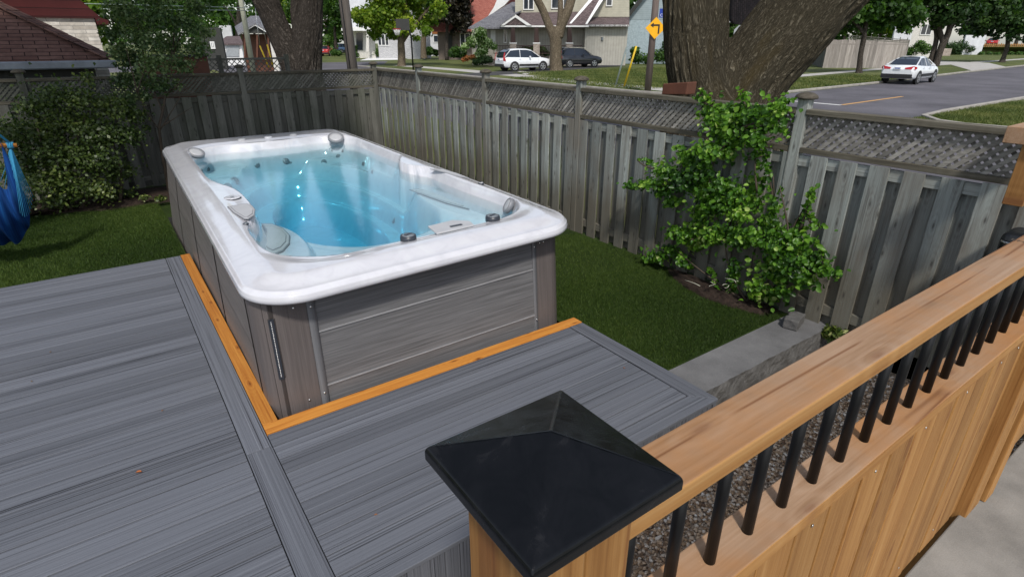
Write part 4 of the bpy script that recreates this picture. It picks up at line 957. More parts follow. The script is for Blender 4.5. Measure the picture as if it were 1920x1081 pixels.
# --- slender tree in front of the back fence
ST=thing('small_tree','slender young tree with a thin pale trunk before the back fence','tree',(.62,10.45,-.1)); m=MB()
yb=10.45
tp=[ony(*p,yb) for p in ((322,378),(312,330),(304,285),(298,240),(305,210),(312,170),(318,130),(325,80),(330,30))]
m.tube(tp,[.030,.026,.022,.02,.018,.015,.012,.01,.008],8)
for i,(p,q) in enumerate((((300,245),(258,175)),((300,245),(345,170)),((258,175),(235,90)),((305,210),(270,110)),((310,180),(380,90)),((312,170),(290,70)),((300,240),(360,200)),((318,130),(355,30)),((258,175),(285,120)),((345,170),(372,150)),((270,110),(250,20)))):
    limb(m,ony(*p,yb),ony(*q,yb)+Vector((0,random.uniform(-.25,.25),0)),.012,.004,6,.06)
m.build('trunk',M['stem'],ST)
cl=[(300,28,.30),(250,40,.30),(345,45,.26),(270,75,.28),(320,85,.26),(372,92,.20),(225,95,.2),(245,115,.24),(290,120,.26),(340,120,.2),(262,150,.2),(300,160,.18),(230,150,.18),(330,158,.12),(210,62,.18),(385,60,.16),(225,20,.24),(370,15,.2),(270,180,.14),(240,185,.16),(300,-20,.3),(350,-20,.25),(245,-20,.25)]
cc=[ony(x,y,yb+RNG.uniform(-.35,.35)) for x,y,r in cl]; crown('crown',ST,M['leafsmall'],[tuple(c) for c in cc],[(r,r,r*.75) for x,y,r in cl],9500,.050,.034,shell=.1,vb=.55,vs=.3)
# --- big shrub
def shrub(name,label,cat,base,cls,plane,mat,n,leaf,w,stems=(),stemr=.014,vb=.45,vs=.26,shell=.2,six=False,depth=.3,fy=ony,up=.6,sq=.8,rs=1.,gauss=0.,shoots=()):
    t=thing(name,label,cat,base); m=MB()
    for a,b in stems: limb(m,fy(*a,plane),fy(*b,plane),stemr,stemr*.35,6,.1)
    if stems: m.build('stem',M['stem'],t)
    cc=[];rr=[]
    for x,y,rx,rz in cls:
        rx*=rs;rz*=rs
        off=RNG.uniform(-depth,depth); cc.append(tuple(fy(x,y,plane+off))); rr.append((rx,rx,rz) if fy is ony or fy is ond else (rx*sq,rx,rz))
    P,d,idx=clumps(n,cc,rr,shell=shell)
    if gauss:
        far=RNG.random(n)<gauss; P[far]=np.array(cc)[idx[far]]+RNG.normal(size=(far.sum(),3))*np.array(rr)[idx[far]]*[.7,.72,.72]
        if shoots:
            S_=[]
            for (a_,b_) in shoots:
                A_,B_=np.array(fy(*a_,plane)),np.array(fy(*b_,plane)); k_=26; f_=RNG.random(k_)[:,None]; S_.append(A_+(B_-A_)*f_+RNG.normal(size=(k_,3))*.014+np.array([0,0,.03])*np.sin(f_*3.1))
            S_=np.concatenate(S_); P[:len(S_)]=S_
    N=d*.6+RNG.normal(size=d.shape)*.55; N[:,2]+=up
    if fy is onx: N[:,0]-=.8
    else: N[:,1]-=.4
    cv=RNG.normal(size=len(cc))*vs*.5; v=np.clip(vb+cv[idx]+RNG.normal(size=n)*vs*.7,0,1); l=leaf*RNG.uniform(.65,1.3,n)
    leafmesh('foliage',P,N,l,l*w/leaf,v,mat,t,six=six); return t
shrub('shrub','wide evergreen shrub with pale leaf edges before the back fence','shrub',(-.3,10.3,-.1),
 [(165,150,.10,.14),(150,185,.2,.16),(100,180,.26,.16),(60,200,.24,.14),(205,200,.26,.17),(250,215,.2,.12),(130,225,.32,.2),(80,250,.3,.2),(190,250,.32,.2),(245,255,.18,.14),(60,290,.28,.2),(120,290,.34,.22),(180,300,.32,.22),(225,320,.2,.16),(90,335,.3,.2),(140,350,.28,.18),(190,355,.2,.14),(110,375,.22,.12),(35,320,.28,.22),(20,250,.28,.2),(30,380,.2,.14),(275,240,.08,.05)],
 10.25,M['leafshrub'],15000,.050,.033,[((125,395),(120,250)),((135,395),(170,200)),((150,395),(200,250)),((110,398),(70,240)),((225,380),(205,250)),((60,400),(30,280))],.03,gauss=.3,vb=.40,vs=.20)
shrub('groundcover_plant','low leafy sprig in the mulch under the back fence','plant',(.35,10.1,-.1),[(240,362,.12,.06),(270,370,.08,.04),(300,372,.10,.035),(215,368,.1,.06)],10.1,M['leafshrub'],420,.045,.03)
# --- climbing variegated vine on the side fence
VX=lambda x,y:None
vc=[(1395,215,.20,.11),(1350,225,.16,.12),(1440,222,.15,.12),(1330,205,.10,.07),(1370,255,.20,.10),(1415,262,.12,.08),(1460,205,.08,.08),
(1325,285,.16,.08),(1290,295,.12,.07),(1360,285,.11,.07),(1250,325,.16,.08),(1215,345,.12,.05),(1185,348,.08,.03),(1275,340,.16,.10),(1240,360,.12,.05),(1310,320,.16,.09),(1260,378,.09,.06),
(1320,355,.17,.10),(1360,355,.17,.10),(1400,375,.15,.10),(1345,385,.17,.10),(1310,400,.12,.08),(1385,405,.09,.06),(1412,345,.05,.11),
(1310,430,.13,.08),(1275,440,.13,.07),(1340,440,.14,.09),(1380,440,.13,.10),(1260,470,.11,.06),(1235,480,.12,.05),(1215,487,.08,.03),(1300,455,.12,.08),
(1410,445,.12,.09),(1440,420,.10,.12),(1450,395,.04,.10),(1455,460,.15,.12),(1495,455,.13,.11),(1480,490,.15,.12),(1520,490,.12,.09),(1550,510,.08,.04),(1500,520,.13,.08),(1450,505,.15,.10),
(1375,510,.07,.13),(1370,540,.06,.07),(1420,540,.09,.10),(1440,555,.11,.06),(1465,545,.09,.06),(1290,500,.05,.03),(1275,490,.07,.05),(1500,420,.03,.10),(1520,370,.03,.07),(1436,330,.03,.12)]
vst=[((1400,565),(1360,450)),((1360,450),(1330,330)),((1330,330),(1390,240)),((1330,330),(1200,350)),((1400,565),(1460,480)),((1460,480),(1540,510)),((1460,480),(1450,330)),((1460,480),(1525,365)),((1390,560),(1270,470)),((1360,450),(1400,370)),((1390,240),(1460,205)),((1380,560),(1320,510)),((1375,556),(1335,545))]
shoots_=[((1450,440),(1437,300)),((1500,430),(1530,348)),((1515,400),(1528,430)),((1255,350),(1170,352)),((1240,320),(1195,300)),((1520,505),(1572,520)),((1480,440),(1548,425)),((1400,200),(1388,172)),((1340,200),(1300,185)),((1450,205),(1480,192)),((1240,480),(1203,484)),((1330,500),(1352,560)),((1300,450),(1242,425)),((1420,360),(1418,285)),((1370,540),(1350,575)),((1325,190),(1312,172)),((1480,500),(1462,350)),((1395,300),(1440,290)),((1290,300),(1262,275)),((1550,505),(1540,470))]
VN=shrub('climbing_vine','bright green variegated climbing shrub sprawling over the side fence','climbing plant',(4.5,2.9,-.08),vc,4.60,M['leafvine'],8800,.050,.034,vst+shoots_,.012,vb=.50,vs=.30,shell=.1,six=True,depth=.10,fy=onx,sq=.55,rs=1.0,gauss=.4,shoots=shoots_)
# weed tufts along the fence foot
def tuft(name,label,x,y,z,h,n,group=None,mat=None):
    P=np.array([x,y,z])+np.clip(np.abs(RNG.normal(size=(n,3))),0,1.6)*[0,0,h]*.45+np.clip(RNG.normal(size=(n,3)),-1.5,1.5)*[h*.35,h*.35,0]
    N=RNG.normal(size=(n,3))+[0,0,.6]; o=leafmesh(name,P,N,h*.45*RNG.uniform(.6,1.3,n),h*.22,np.clip(RNG.normal(.5,.25,n),0,1),mat or M['leafshrub']); tag(o,label,'weed',group); return o
tuft('weed','low weeds at the foot of the side fence beside the tub corner',4.70,5.55,-.09,.09,260)
tuft('weed','dry weed tuft behind the far end of the stone wall',4.72,1.86,-.15,.14,260)
# dead roots in the mulch
m=MB()
for k in range(7):
    a=onx(1320+k*11+random.uniform(-8,8),530+random.uniform(-6,10),4.45);b=a+Vector((random.uniform(-.1,.1),random.uniform(-.2,.2),random.uniform(-.01,.04))); limb(m,a,b,.004,.002,5,.2)
o=m.build('dead_twigs',M['palepole']); tag(o,'pale dead twigs lying on the mulch under the climbing vine','twigs'); recentre(o,(4.45,3.0,-.06))
# --- hammock chair
HM=thing('hammock_chair','blue cloth hammock chair hanging from a wooden bar at the left edge','hammock',(-1.25,7.6,.2)); hy=8.0
e=ony(24,273,hy); s_=ony(-260,272,hy)
m=MB(); m.tube([s_,e+Vector((.035,0,0))],.022,14); m.build('spreader_bar',M['amber'],HM)
m=MB()
k=e+Vector((-.02,0,0))
for i in range(9):
    a=2*PI*i/9; m.tube([k+Vector((math.cos(a)*.03,math.sin(a)*.03,.0)),k+Vector((math.cos(a)*.026,math.sin(a)*.026,.035))],.006,6)
m.tube([k+Vector((0,0,.03)),(-1.4,8.0,2.1)],.012,8); m.tube([s_+Vector((.05,0,.02)),(-1.4,8.0,2.1)],.012,8); m.tube([(-1.4,8.0,2.08),(-1.4,8.0,3.6)],.012,8)
m.lathe([(.028,-.025),(.034,0),(.028,.025)],k,12,R=Matrix.Rotation(PI/2,3,'Y'))
for i in range(16):
    f=i/15; b=Vector((e.x-.20+f*.22,hy-.25+.5*abs(f-.5),.62-.25*math.sin(PI*f)+.2*(1-f))); m.tube([k,k.lerp(b,.5)+Vector((0,-.01,-.02)),b],.0035,5)
m.build('cord',M['bluecord'],HM)
m=MB(); nu,nv=70,34
for i in range(nu):
    u=i/(nu-1)                       # round the pouch, from the right tip to the left
    for j in range(nv):
        v=j/(nv-1)
        x=e.x-.035-u*.95; sag=math.sin(PI*min(1,u*1.0))
        top=.98-.25*math.sin(PI*u)-.12*math.exp(-((u-.12)/.1)**2); bot=.62-.47*math.sin(PI*(u**.55))
        y=hy-.05-.20*math.sin(PI*v)*(.25+sag)+.05*math.sin(u*34+v*4)+.02*math.sin(u*71+v*7)
        z=top+(bot-top)*v+.012*math.sin(u*40+v*3)
        pinch=max(0,1-u/.13)**1.2*max(0,1-v*1.2)
        m.v.append((x-.05*pinch,y,z+.30*pinch))
for i in range(nu-1):
    for j in range(nv-1):
        q=[i*nv+j,(i+1)*nv+j,(i+1)*nv+j+1,i*nv+j+1]; G=[(jj/30.,ii/14.,0) for ii,jj in ((i,j),(i+1,j),(i+1,j+1),(i,j+1))]; m.face(q,G,.5+.5*math.sin(i*.9),0,True)
m.build('cloth',M['blue'],HM)
# ---------------------------------------------------------------- streets
def flat(name,pts,z,mat):
    m=MB(); m.poly([(p[0],p[1],z) for p in pts]); return struct(m.build(name,mat))
flat('road',[(9,-60),(21,-60),(21,6.2),(21.2,7.0),(22.2,7.7),(24.5,8.0),(240,8.0),(240,21.5),(75,19),(56,17.6),(38,16),(26.5,15.4),(23.5,16),(22.0,17.5),(21.5,20),(21.5,56),(26,60),(30,68),(-40,68),(-40,56.5),(9,56.5)],GZ+.004,M['asphalt'])
def kerb(name,pts,w=.16,h=.11):
    m=MB(); P=[Vector((p[0],p[1],0)) for p in pts]
    for i in range(len(P)-1):
        a,b=P[i],P[i+1]; m.bar(a+Vector((0,0,GZ+h/2)),b+(b-a).normalized()*.03+Vector((0,0,GZ+h/2)),w,h)
    o=m.build(name,M['kerb'],bevel=.02); return struct(o)
kerb('kerb',[(21.0,-20),(21.0,5.0),(20.85,6.2),(21.15,7.0),(22.2,7.8),(24.5,8.0),(60,8.0),(200,8.0)])
kerb('kerb',[(21.6,56),(21.6,20),(22.1,17.7),(23.6,16.15),(26.5,15.55),(38,16.15),(56,17.75),(75,19.1),(200,21)])
def sheetz(name,pts,mat,z=GZ+.008): return flat(name,pts,z,mat)
sheetz('sidewalk',[(23.4,19.5),(25.0,19.0),(25.2,27.7),(26.1,34.2),(27,44),(26.6,56),(25.1,56),(25.0,43.6),(24.4,34.4),(23.6,26.5)],M['sidewalk'])
sheetz('sidewalk',[(23.4,18.6),(40,22.2),(57,23.9),(120,26.5),(120,27.8),(57,25.0),(40,23.5),(25,19.9)],M['sidewalk'],GZ+.012)
sheetz('driveway',[(59,18.1),(70,18.9),(82,24.0),(96,60),(88,60),(74,25)],M['sidewalk'],GZ+.016)
sheetz('driveway',[(21.7,35.6),(21.7,38.9),(25,39.6),(44,46.5),(44,42.2),(26,36.4)],M['drive'],GZ+.016)
sheetz('driveway',[(28,72),(33,71.5),(38.5,82),(35,85)],M['white'],GZ+.02)
sheetz('path',[gnd(960,130),gnd(975,133),gnd(1000,137),gnd(985,141)],M['sidewalk'],GZ+.02)
wl=[(23.75,11.3),(24.0,11.3),(24.0,15.2),(23.75,15.2)]; flat('road_marking',wl,GZ+.010,M['white_line'])
flat('road_marking',[(24.0,11.25),(24.0,11.40),(29.9,11.62),(29.9,11.48)],GZ+.010,M['yellow_line'])
blades('verge_grass',[(21.1,31,3.5,7.85),(21.2,30,5,7.8)],26000,lambda x,y:GZ+0*x,.10,.015,M['blade2'],'grass verge inside the bend of the kerb at the right')
blades('verge_grass',[(26,46,16.6,21.5),(23,33,21,33),(27,44,24,38)],60000,lambda x,y:GZ+0*x,.10,.022,M['blade2'],'grass verge and front lawns across the street')
UPZ=1.05
def upl(px,D): q=ond(px,75,D); q.z=UPZ+.01; return q
m=MB(); P=[gnd(1700,103.5),gnd(1800,102.5),gnd(1960,101)]; Q=[ond(1692,75,107),ond(1800,75,107),ond(1975,75,107)]; R3=[ond(1680,75,170),ond(1800,75,170),ond(2000,75,170)]
for q in Q+R3: q.z=UPZ
for q in P: q.z=GZ-.02
for A_,B_ in ((P,Q),(Q,R3)):
    for i in (0,1): m.poly([A_[i],A_[i+1],B_[i+1],B_[i]])
struct(m.build('raised_lawn',M['street_grass']))
# ---------------------------------------------------------------- vehicles
def wheel(par,x,y,r,side,w=.2):
    m=MB(); R=Matrix.Rotation(-side*PI/2,3,'X'); c=Vector((x,y,r))
    m.lathe([(r*.62,-w*.5),(r*.95,-w*.5),(r,-w*.35),(r,w*.35),(r*.95,w*.5),(r*.68,w*.5)],c,26,R=R); o=m.build('wheel',M['rubber'],None); 
    o.parent=par
    m=MB(); m.lathe([(r*.72,w*.49),(r*.70,w*.56),(r*.62,w*.56),(r*.60,w*.49)],c,26,R=R)
    for k in range(5):
        a=2*PI*k/5+.3; d=Vector((math.cos(a),0,math.sin(a))); n=Vector((0,side,0)); m.bar(c+n*w*.55+d*r*.08,c+n*w*.53+d*r*.66,.075,.02,up=n)
    m.lathe([(r*.16,w*.5),(r*.14,w*.6)],c,12,R=R); ri=m.build('rim',M['rim'],None); ri.parent=o
def car(name,label,loc,rz,paintm,st,green,wx,wr=.33,halfw=.89,group=None,sections=None,tail=None,plate=True,rack=False,hr=None):
    """st: body stations (x,zlow,zbelt,w) rear to front; green: glasshouse stations (x,zroof,wr)"""
    t=thing(name,label,'car',loc,rz,group)
    def addp(m,nm,mat,par=t,bevel=0):
        o=m.build(nm,mat,None,bevel=bevel); o.parent=par; return o
    m=MB(); k=9
    for x,zl,zb,w in st:
        sec=[(-w*.90,zl),(-w*.985,zl+.10),(-w,zl+(zb-zl)*.55),(-w*.96,zb-.06),(-w*.88,zb),(w*.88,zb),(w*.96,zb-.06),(w,zl+(zb-zl)*.55),(w*.985,zl+.10),(w*.90,zl)]
        for y,z in sec: m.v.append((x,y,z))
    k=10
    for i in range(len(st)-1):
        for j in range(k):
            q=[i*k+j,i*k+(j+1)%k,(i+1)*k+(j+1)%k,(i+1)*k+j]; m.face(q,[(0,0,0)]*4,.5,0,True)
    for e,rev in ((0,0),(len(st)-1,1)):
        q=[e*k+j for j in range(k)]; m.face(q[::-1] if rev else q,[(0,0,0)]*k,.5)
    body=addp(m,'body',paintm)
    # glasshouse
    m=MB();k=6; belt=lambda x: np.interp(x,[s[0] for s in st],[s[2] for s in st]); bw=lambda x: np.interp(x,[s[0] for s in st],[s[3] for s in st])
    for x,zr,w in green:
        zb=belt(x)-.02; b_=bw(x)*.90
        for y,z in ((-b_,zb),(-w,max(zr-.07,zb)),(-w*.85,zr),(w*.85,zr),(w,max(zr-.07,zb)),(b_,zb)): m.v.append((x,y,z))
    for i in range(len(green)-1):
        for j in range(k-1):
            q=[i*k+j,i*k+j+1,(i+1)*k+j+1,(i+1)*k+j]; m.face(q,[(0,0,0)]*4,.5,0)
    addp(m,'window',M['carglass'])
    # roof skin and pillars
    m=MB(); rs=[g for g in green if g[1]>max(q[1] for q in green)-.13]
    for x,zr,w in rs:
        for y,z in ((-w*1.005,zr-.065),(-w*.86,zr+.012),(0,zr+.03),(w*.86,zr+.012),(w*1.005,zr-.065)): m.v.append((x,y,z))
    for i in range(len(rs)-1):
        for j in range(4): q=[i*5+j,i*5+j+1,(i+1)*5+j+1,(i+1)*5+j]; m.face(q,[(0,0,0)]*4,.5,0,True)
    for s_ in (-1,1):
        g0,g1=green[0],rs[0]; m.bar((g0[0],s_*bw(g0[0])*.89,belt(g0[0])),(g1[0],s_*g1[2]*1.0,g1[1]-.05),.06,.04)
        g0,g1=green[-1],rs[-1]; m.bar((g0[0],s_*bw(g0[0])*.89,belt(g0[0])),(g1[0],s_*g1[2]*1.0,g1[1]-.05),.035,.04)
        xm=(rs[0][0]+rs[-1][0])/2-.1; m.bar((xm-.05,s_*bw(xm)*.905,belt(xm)-.02),(xm-.02,s_*(np.interp(xm,[g[0] for g in green],[g[2] for g in green])+.005),np.interp(xm,[g[0] for g in green],[g[1] for g in green])-.06),.035,.02)
        # quarter panel between rear glass and rear door glass
        xq=green[0][0]+.0; 
    addp(m,'roof',paintm)
    for s_ in (-1,1):
        for x in wx:
            m=MB(); m.lathe([(wr+.075,-.01),(wr+.07,.012)],(x,s_*(bw(x)-.008),wr+.01),24,R=Matrix.Rotation(-s_*PI/2,3,'X')); addp(m,'wheel_arch',M['plastic'])
            wheel(t,x,s_*(bw(x)-.09),wr,s_)
        m=MB(); xm=green[-2][0]-.05; m.box((xm-.25,s_*(bw(xm)+.06),belt(xm)+.05),(.12,.18,.12)); addp(m,'mirror',paintm,bevel=.03)
        m=MB(); m.bb(wx[0]+wr+.08,wx[1]-wr-.08,s_*bw(0)-.02,s_*bw(0)+.012,st[0][1]-.02,st[0][1]+.13); addp(m,'sill',M['plastic'])
        for x in (.15-.05,-.85): m=MB(); m.box((x,s_*(bw(x)*.992+.008),belt(x)-.12),(.17,.02,.025)); addp(m,'door_handle',paintm)
        for x in (wx[0]+.55,(wx[0]+wx[1])/2+.12,wx[1]-.42): m=MB(); m.bar((x,s_*(bw(x)+.002),st[0][1]+.15),(x,s_*(bw(x)*.965+.004),belt(x)-.07),.008,.004,up=(0,1,0)); addp(m,'door_gap',M['plastic'])
        m=MB(); pts=[(p[0],s_*p[1],p[2]) for p in tail]; m.poly(pts,(-.035,s_*.02,0)); addp(m,'tail_light',M['taillight'],bevel=.008)
    xr=st[0][0]
    m=MB(); m.bb(xr-.025,xr+.3,-halfw*.9,halfw*.9,st[0][1]-.08,st[0][1]+.14); addp(m,'bumper',M['plastic'],bevel=.03)
    if plate:
        m=MB(); zp=plate; m.bb(xr-.045,xr-.005,-.17,.17,zp,zp+.12); pl_=addp(m,'licence_plate',M['signwhite']); m=MB(); m.bb(xr-.048,xr-.004,-.13,.13,zp+.035,zp+.085); addp(m,'plate_letters',M['signblue'],pl_)
    if hr:
        m=MB(); m.poly([(p[0],p[1],p[2]) for p in hr]); addp(m,'rear_window',M['carglass'])
    if rack:
        for s_ in (-1,1): m=MB(); m.bar((-1.3,s_*.62,green[2][1]+.06),(.5,s_*.62,green[2][1]+.06),.04,.03); addp(m,'roof_rail',M['chrome'])
    return t
suv_st=[(-2.26,.42,.86,.78),(-2.20,.34,1.02,.86),(-1.9,.28,1.08,.91),(-1.3,.26,1.07,.92),(0,.26,1.04,.92),(.8,.26,1.02,.92),(1.15,.27,1.03,.91),(1.7,.28,.95,.90),(2.1,.32,.84,.84),(2.26,.40,.68,.70)]
suv_g=[(-2.20,1.04,.70),(-1.95,1.46,.66),(-1.6,1.62,.64),(-.9,1.67,.64),(-.1,1.66,.64),(.35,1.58,.63),(1.15,1.04,.66)]
suv_t=[(-2.14,.72,1.42),(-2.10,.80,1.42),(-2.18,.86,1.10),(-2.14,.93,.98),(-2.10,.93,.80),(-2.24,.80,.80),(-2.26,.74,.98)]
def place(px,py,rz,fx,fy): # put the car so that the wheel at local (fx,fy) stands on the ground seen at (px,py)
    g=gnd(px,py); v=Matrix.Rotation(rz,3,'Z')@Vector((fx,fy,0)); return (g.x-v.x,g.y-v.y,GZ+.012)
hz=math.atan2(-.58*math.cos(math.radians(27))+.815*math.sin(math.radians(27)),.815*math.cos(math.radians(27))+.58*math.sin(math.radians(27)))
car('parked_suv','white parked sport utility car with red tail lights in the driveway opposite','',0,None,[],[],[]) if False else None
c1=car('parked_suv','white parked sport utility car with tall red tail lights beside the maple',place(964,134.5,hz,-1.31,-.80),hz,M['carwhite'],suv_st,suv_g,(-1.31,1.31),.345,.9,tail=suv_t,plate=.82,hr=[(-2.235,-.60,1.08),(-2.235,.60,1.08),(-2.01,.56,1.46),(-2.01,-.56,1.46)])
c2=car('parked_suv','black parked sport utility car half hidden behind the tan maple trunk',place(1067,127.5,hz-.05,-1.31,-.80),hz-.05,M['carblack'],suv_st,suv_g,(-1.31,1.31),.345,.9,tail=suv_t,plate=.82,rack=True)
sed_st=[(-2.30,.42,.80,.74),(-2.22,.34,.98,.82),(-1.9,.28,1.03,.87),(-1.3,.26,1.00,.885),(0,.25,.95,.885),(.8,.25,.94,.885),(1.2,.26,.95,.88),(1.7,.27,.88,.87),(2.1,.30,.76,.80),(2.3,.40,.62,.66)]
sed_g=[(-1.82,1.03,.62),(-1.25,1.30,.58),(-.75,1.42,.56),(-.2,1.455,.56),(.25,1.44,.56),(.6,1.34,.56),(1.30,.95,.62)]
sed_t=[(-2.26,.36,.90),(-2.20,.74,.98),(-2.06,.88,.94),(-2.02,.89,.84),(-2.18,.84,.80),(-2.27,.66,.80),(-2.28,.36,.82)]
hs=math.radians(4)
c3=car('parked_car','white parked saloon car by the far kerb of the street at right',place(1716,158.5,hs,-1.35,-.80),hs,M['carwhite'],sed_st,sed_g,(-1.35,1.35),.33,.88,tail=sed_t,plate=.80,hr=[(-1.86,-.60,1.045),(-1.86,.60,1.045),(-1.27,.54,1.325),(-1.27,-.54,1.325)])
c4=car('parked_car','small red parked car seen far off between dark tree and pole',gnd(612,105),math.radians(60),M['carred'],sed_st,sed_g,(-1.35,1.35),.33,.88,tail=sed_t,plate=.8)
c5=car('parked_suv','far blue parked car just left of the utility pole',gnd(645,99.5),math.radians(20),M['carblue'],suv_st,suv_g,(-1.31,1.31),.345,.9,tail=suv_t,plate=.82)
c6=car('parked_car','red parked car behind the picket fence at far right',upl(1862,116),math.radians(15),M['carred'],sed_st,sed_g,(-1.35,1.35),.33,.88,tail=sed_t,plate=.8)
c7=car('parked_car','far pale blue parked car left of the red one behind the hedge',upl(1826,120),math.radians(10),M['carwhite'],sed_st,sed_g,(-1.35,1.35),.33,.88,tail=sed_t,plate=.8)
# ---------------------------------------------------------------- poles, signs, hoop
def vpole(name,label,px,py,r,top,mat,cat='pole',r1=None,lean=(0,0),loc=None):
    g=gnd(px,py) if loc is None else Vector(loc); t=thing(name,label,cat,g)
    m=MB(); m.tube([g-Vector((0,0,.1)),g+Vector((lean[0],lean[1],top))],[r,r1 or r*.8],12); m.build('shaft',mat,t); return t,g
up_,g=vpole('utility_pole','dark square-edged wooden utility pole between the far lawn and dark tree','',0,.16,9.5,M['pole'],'pole',.13,loc=(5.28,14.0,GZ)) if False else (None,None)
t=thing('utility_pole','dark wooden utility pole right of the dark tree behind the back fence','pole',(5.28,14,GZ)); m=MB(); m.tube([(5.29,14,GZ-.1),(5.22,14,3),(5.1,14,9)],[.125,.118,.10],16); m.build('shaft',M['pole'],t)
m=MB(); m.tube([(5.19,13.89,GZ),(5.12,13.90,3),(5.02,13.91,8)],[.014,.014,.014],8); m.build('conduit',M['plastic'],t)
t=thing('sign_pole','brown wooden pole carrying the yellow turn sign left of the big maple','pole',gnd(1214,173)); g=gnd(1214,173); m=MB(); m.tube([g,g+Vector((0,0,8))],[.165,.145],14); m.build('shaft',M['polesign'],t)
# yellow diamond faces the camera side of the street
sc_=ond(1229,53,float(np.dot(np.array(g),FH))-.24); Rs=Matrix(([RT[0],-FH[0],0],[RT[1],-FH[1],0],[0,0,1]))
def onsign(c,R,u,w,z): return c+R@Vector((u,w,z))
M['signred']=M['taillight']
s=thing('turn_sign','yellow diamond sign with a black left turn arrow on the brown pole','sign',sc_)
h=.47; m=MB(); m.poly([onsign(sc_,Rs,u,0,z) for u,z in ((-h,0),(0,-h),(h,0),(0,h))],Rs@Vector((0,-.006,0))); m.build('plate',M['signyellow'],s)
m=MB(); w=.045; P=[(.12,-.24),(.12+w*1.6,-.24),(.12+w*1.6,.16),(-.10,.16),(-.10,.23),(-.25,.125),(-.10,.02),(-.10,.09),(.12,.09)]
m.poly([onsign(sc_,Rs,u,.004,z) for u,z in P],Rs@Vector((0,.004,0))); m.build('arrow',M['signblack'],s)
s2c=ond(1247,25,float(np.dot(np.array(g),FH))-.2)
s=thing('street_name_sign','blue street name sign with white letters behind the big maple trunk','sign',s2c)
m=MB(); m.poly([onsign(s2c,Rs,u,0,z) for u,z in ((-.26,-.19),(.5,-.19),(.5,.19),(-.26,.19))],Rs@Vector((0,-.01,0))); m.build('plate',M['signblue'],s)
m=MB(); m.poly([onsign(s2c,Rs,u,.003,z) for u,z in ((-.26,-.012),(.5,-.012),(.5,.005),(-.26,.005))]); m.build('divider',M['signblue'],s)
MT=Matrix.Translation(s2c)@Rs.to_4x4()@Matrix.Translation((0,.006,0))@Matrix.Rotation(PI/2,4,'X')
MT=Matrix.Translation(s2c)@Matrix(([RT[0],0,-FH[0],0],[RT[1],0,-FH[1],0],[0,1,0,0],[0,0,0,1]))@Matrix.Translation((0,0,.006))
text('BAL',.21,M['signwhite'],'lettering',MT@Matrix.Translation((-.13,.105,0)),s,align='LEFT'); text('CHELSEA',.17,M['signwhite'],'lettering',MT@Matrix.Translation((-.22,-.09,0)),s,align='LEFT')
# guy-wire guards by the sign pole
for (a,b,mat,lab) in (((1189,155),(1176,85),'galv','pale green guy wire guard leaning beside the yellow one'),((1171,160),(1193,88),'yellow','yellow plastic guy wire guard leaning on the verge')):
    pass
t=thing('guy_guard','pale green leaning guy wire guard left of the sign pole','guy guard',gnd(1154,161)); a=gnd(1154,161); b=ond(1175,88,float(np.dot(np.array(a),FH))-.3); m=MB(); m.tube([a,b],.045,10); m.build('tube',M['galv'],t)
t=thing('guy_guard','yellow leaning guy wire guard nearest the sign pole','guy guard',gnd(1170,163)); a=gnd(1170,163); b=ond(1193,87,float(np.dot(np.array(a),FH))-.3); m=MB(); m.tube([a,b],.05,10); m.build('tube',M['yellow'],t)
# stop sign back and dark building between the forks
so=ond(1389,62,34.); s=thing('stop_sign','grey back of a round-looking stop sign seen through the tree fork','sign',(so.x,so.y,GZ))
m=MB(); m.poly([onsign(so,Rs,.42*math.cos(PI/8+k*PI/4),0,.42*math.sin(PI/8+k*PI/4)) for k in range(8)],Rs@Vector((0,-.006,0))); m.build('plate',M['signgrey'],s); m=MB(); m.tube([(so.x,so.y,GZ),so+Vector((0,0,.4))],.03,8); m.build('sign_post',M['galv'],s)
k0=26.; b0=ond(1372,-40,k0);b1=ond(1475,-40,k0);z0=ond(1372,44,k0).z
s=thing('pavilion','dark shingled canopy on a thin post seen between the maple forks','canopy',(ond(1412,60,k0).x,ond(1412,60,k0).y,GZ))
m=MB(); P=[]
for u,z in ((1372,-60),(1372,38),(1377,44),(1384,46),(1475,46),(1475,-60)): P.append(ond(u,z,k0))
m.poly(P,Vector(FH)*.35); m.build('roof_panel',M['shing_black'],s)
a=ond(1412,46,k0+.15); m=MB(); m.tube([(a.x,a.y,GZ),a+Vector((0,0,.3))],.09,10); m.build('post',M['black'],s)
# basketball hoop
g=gnd(775,131.5); D=float(np.dot(np.array(g),FH)); hp=thing('basketball_hoop','dark basketball hoop with red rim and white net by the yellow-green maples','basketball hoop',g)
m=MB(); m.tube([g,g+Vector((0,0,2.6)),ond(765,50,D-.3)],[.07,.06,.05],10); m.build('pole',M['black'],hp)
c=ond(755,47,D-.5); m=MB(); m.poly([c+Vector(RT)*u+Vector((0,0,z)) for u,z in ((-.55,-.40),(.55,-.40),(.55,.45),(-.55,.45))],Vector(FH)*.04); m.build('backboard',M['darkgrey'],hp,bevel=.01)
c2_=c+Vector(RT)*(-.45)+Vector(FH)*-.3+Vector((0,0,-.32)); m=MB(); P=[c2_+Vector((math.cos(a)*.3,math.sin(a)*.3,0)) for a in np.linspace(0,6.283,19)]; m.tube(P,.03,6,caps=False); m.build('rim',M['taillight'],hp)
m=MB()
for k in range(12):
    for sg in (1,-1):
        a0=k*PI/6;a1=a0+sg*.5; m.tube([c2_+Vector((math.cos(a0)*.3,math.sin(a0)*.3,0)),c2_+Vector((math.cos(a1)*.15,math.sin(a1)*.15,-.45))],.012,4)
m.build('net',M['white'],hp)
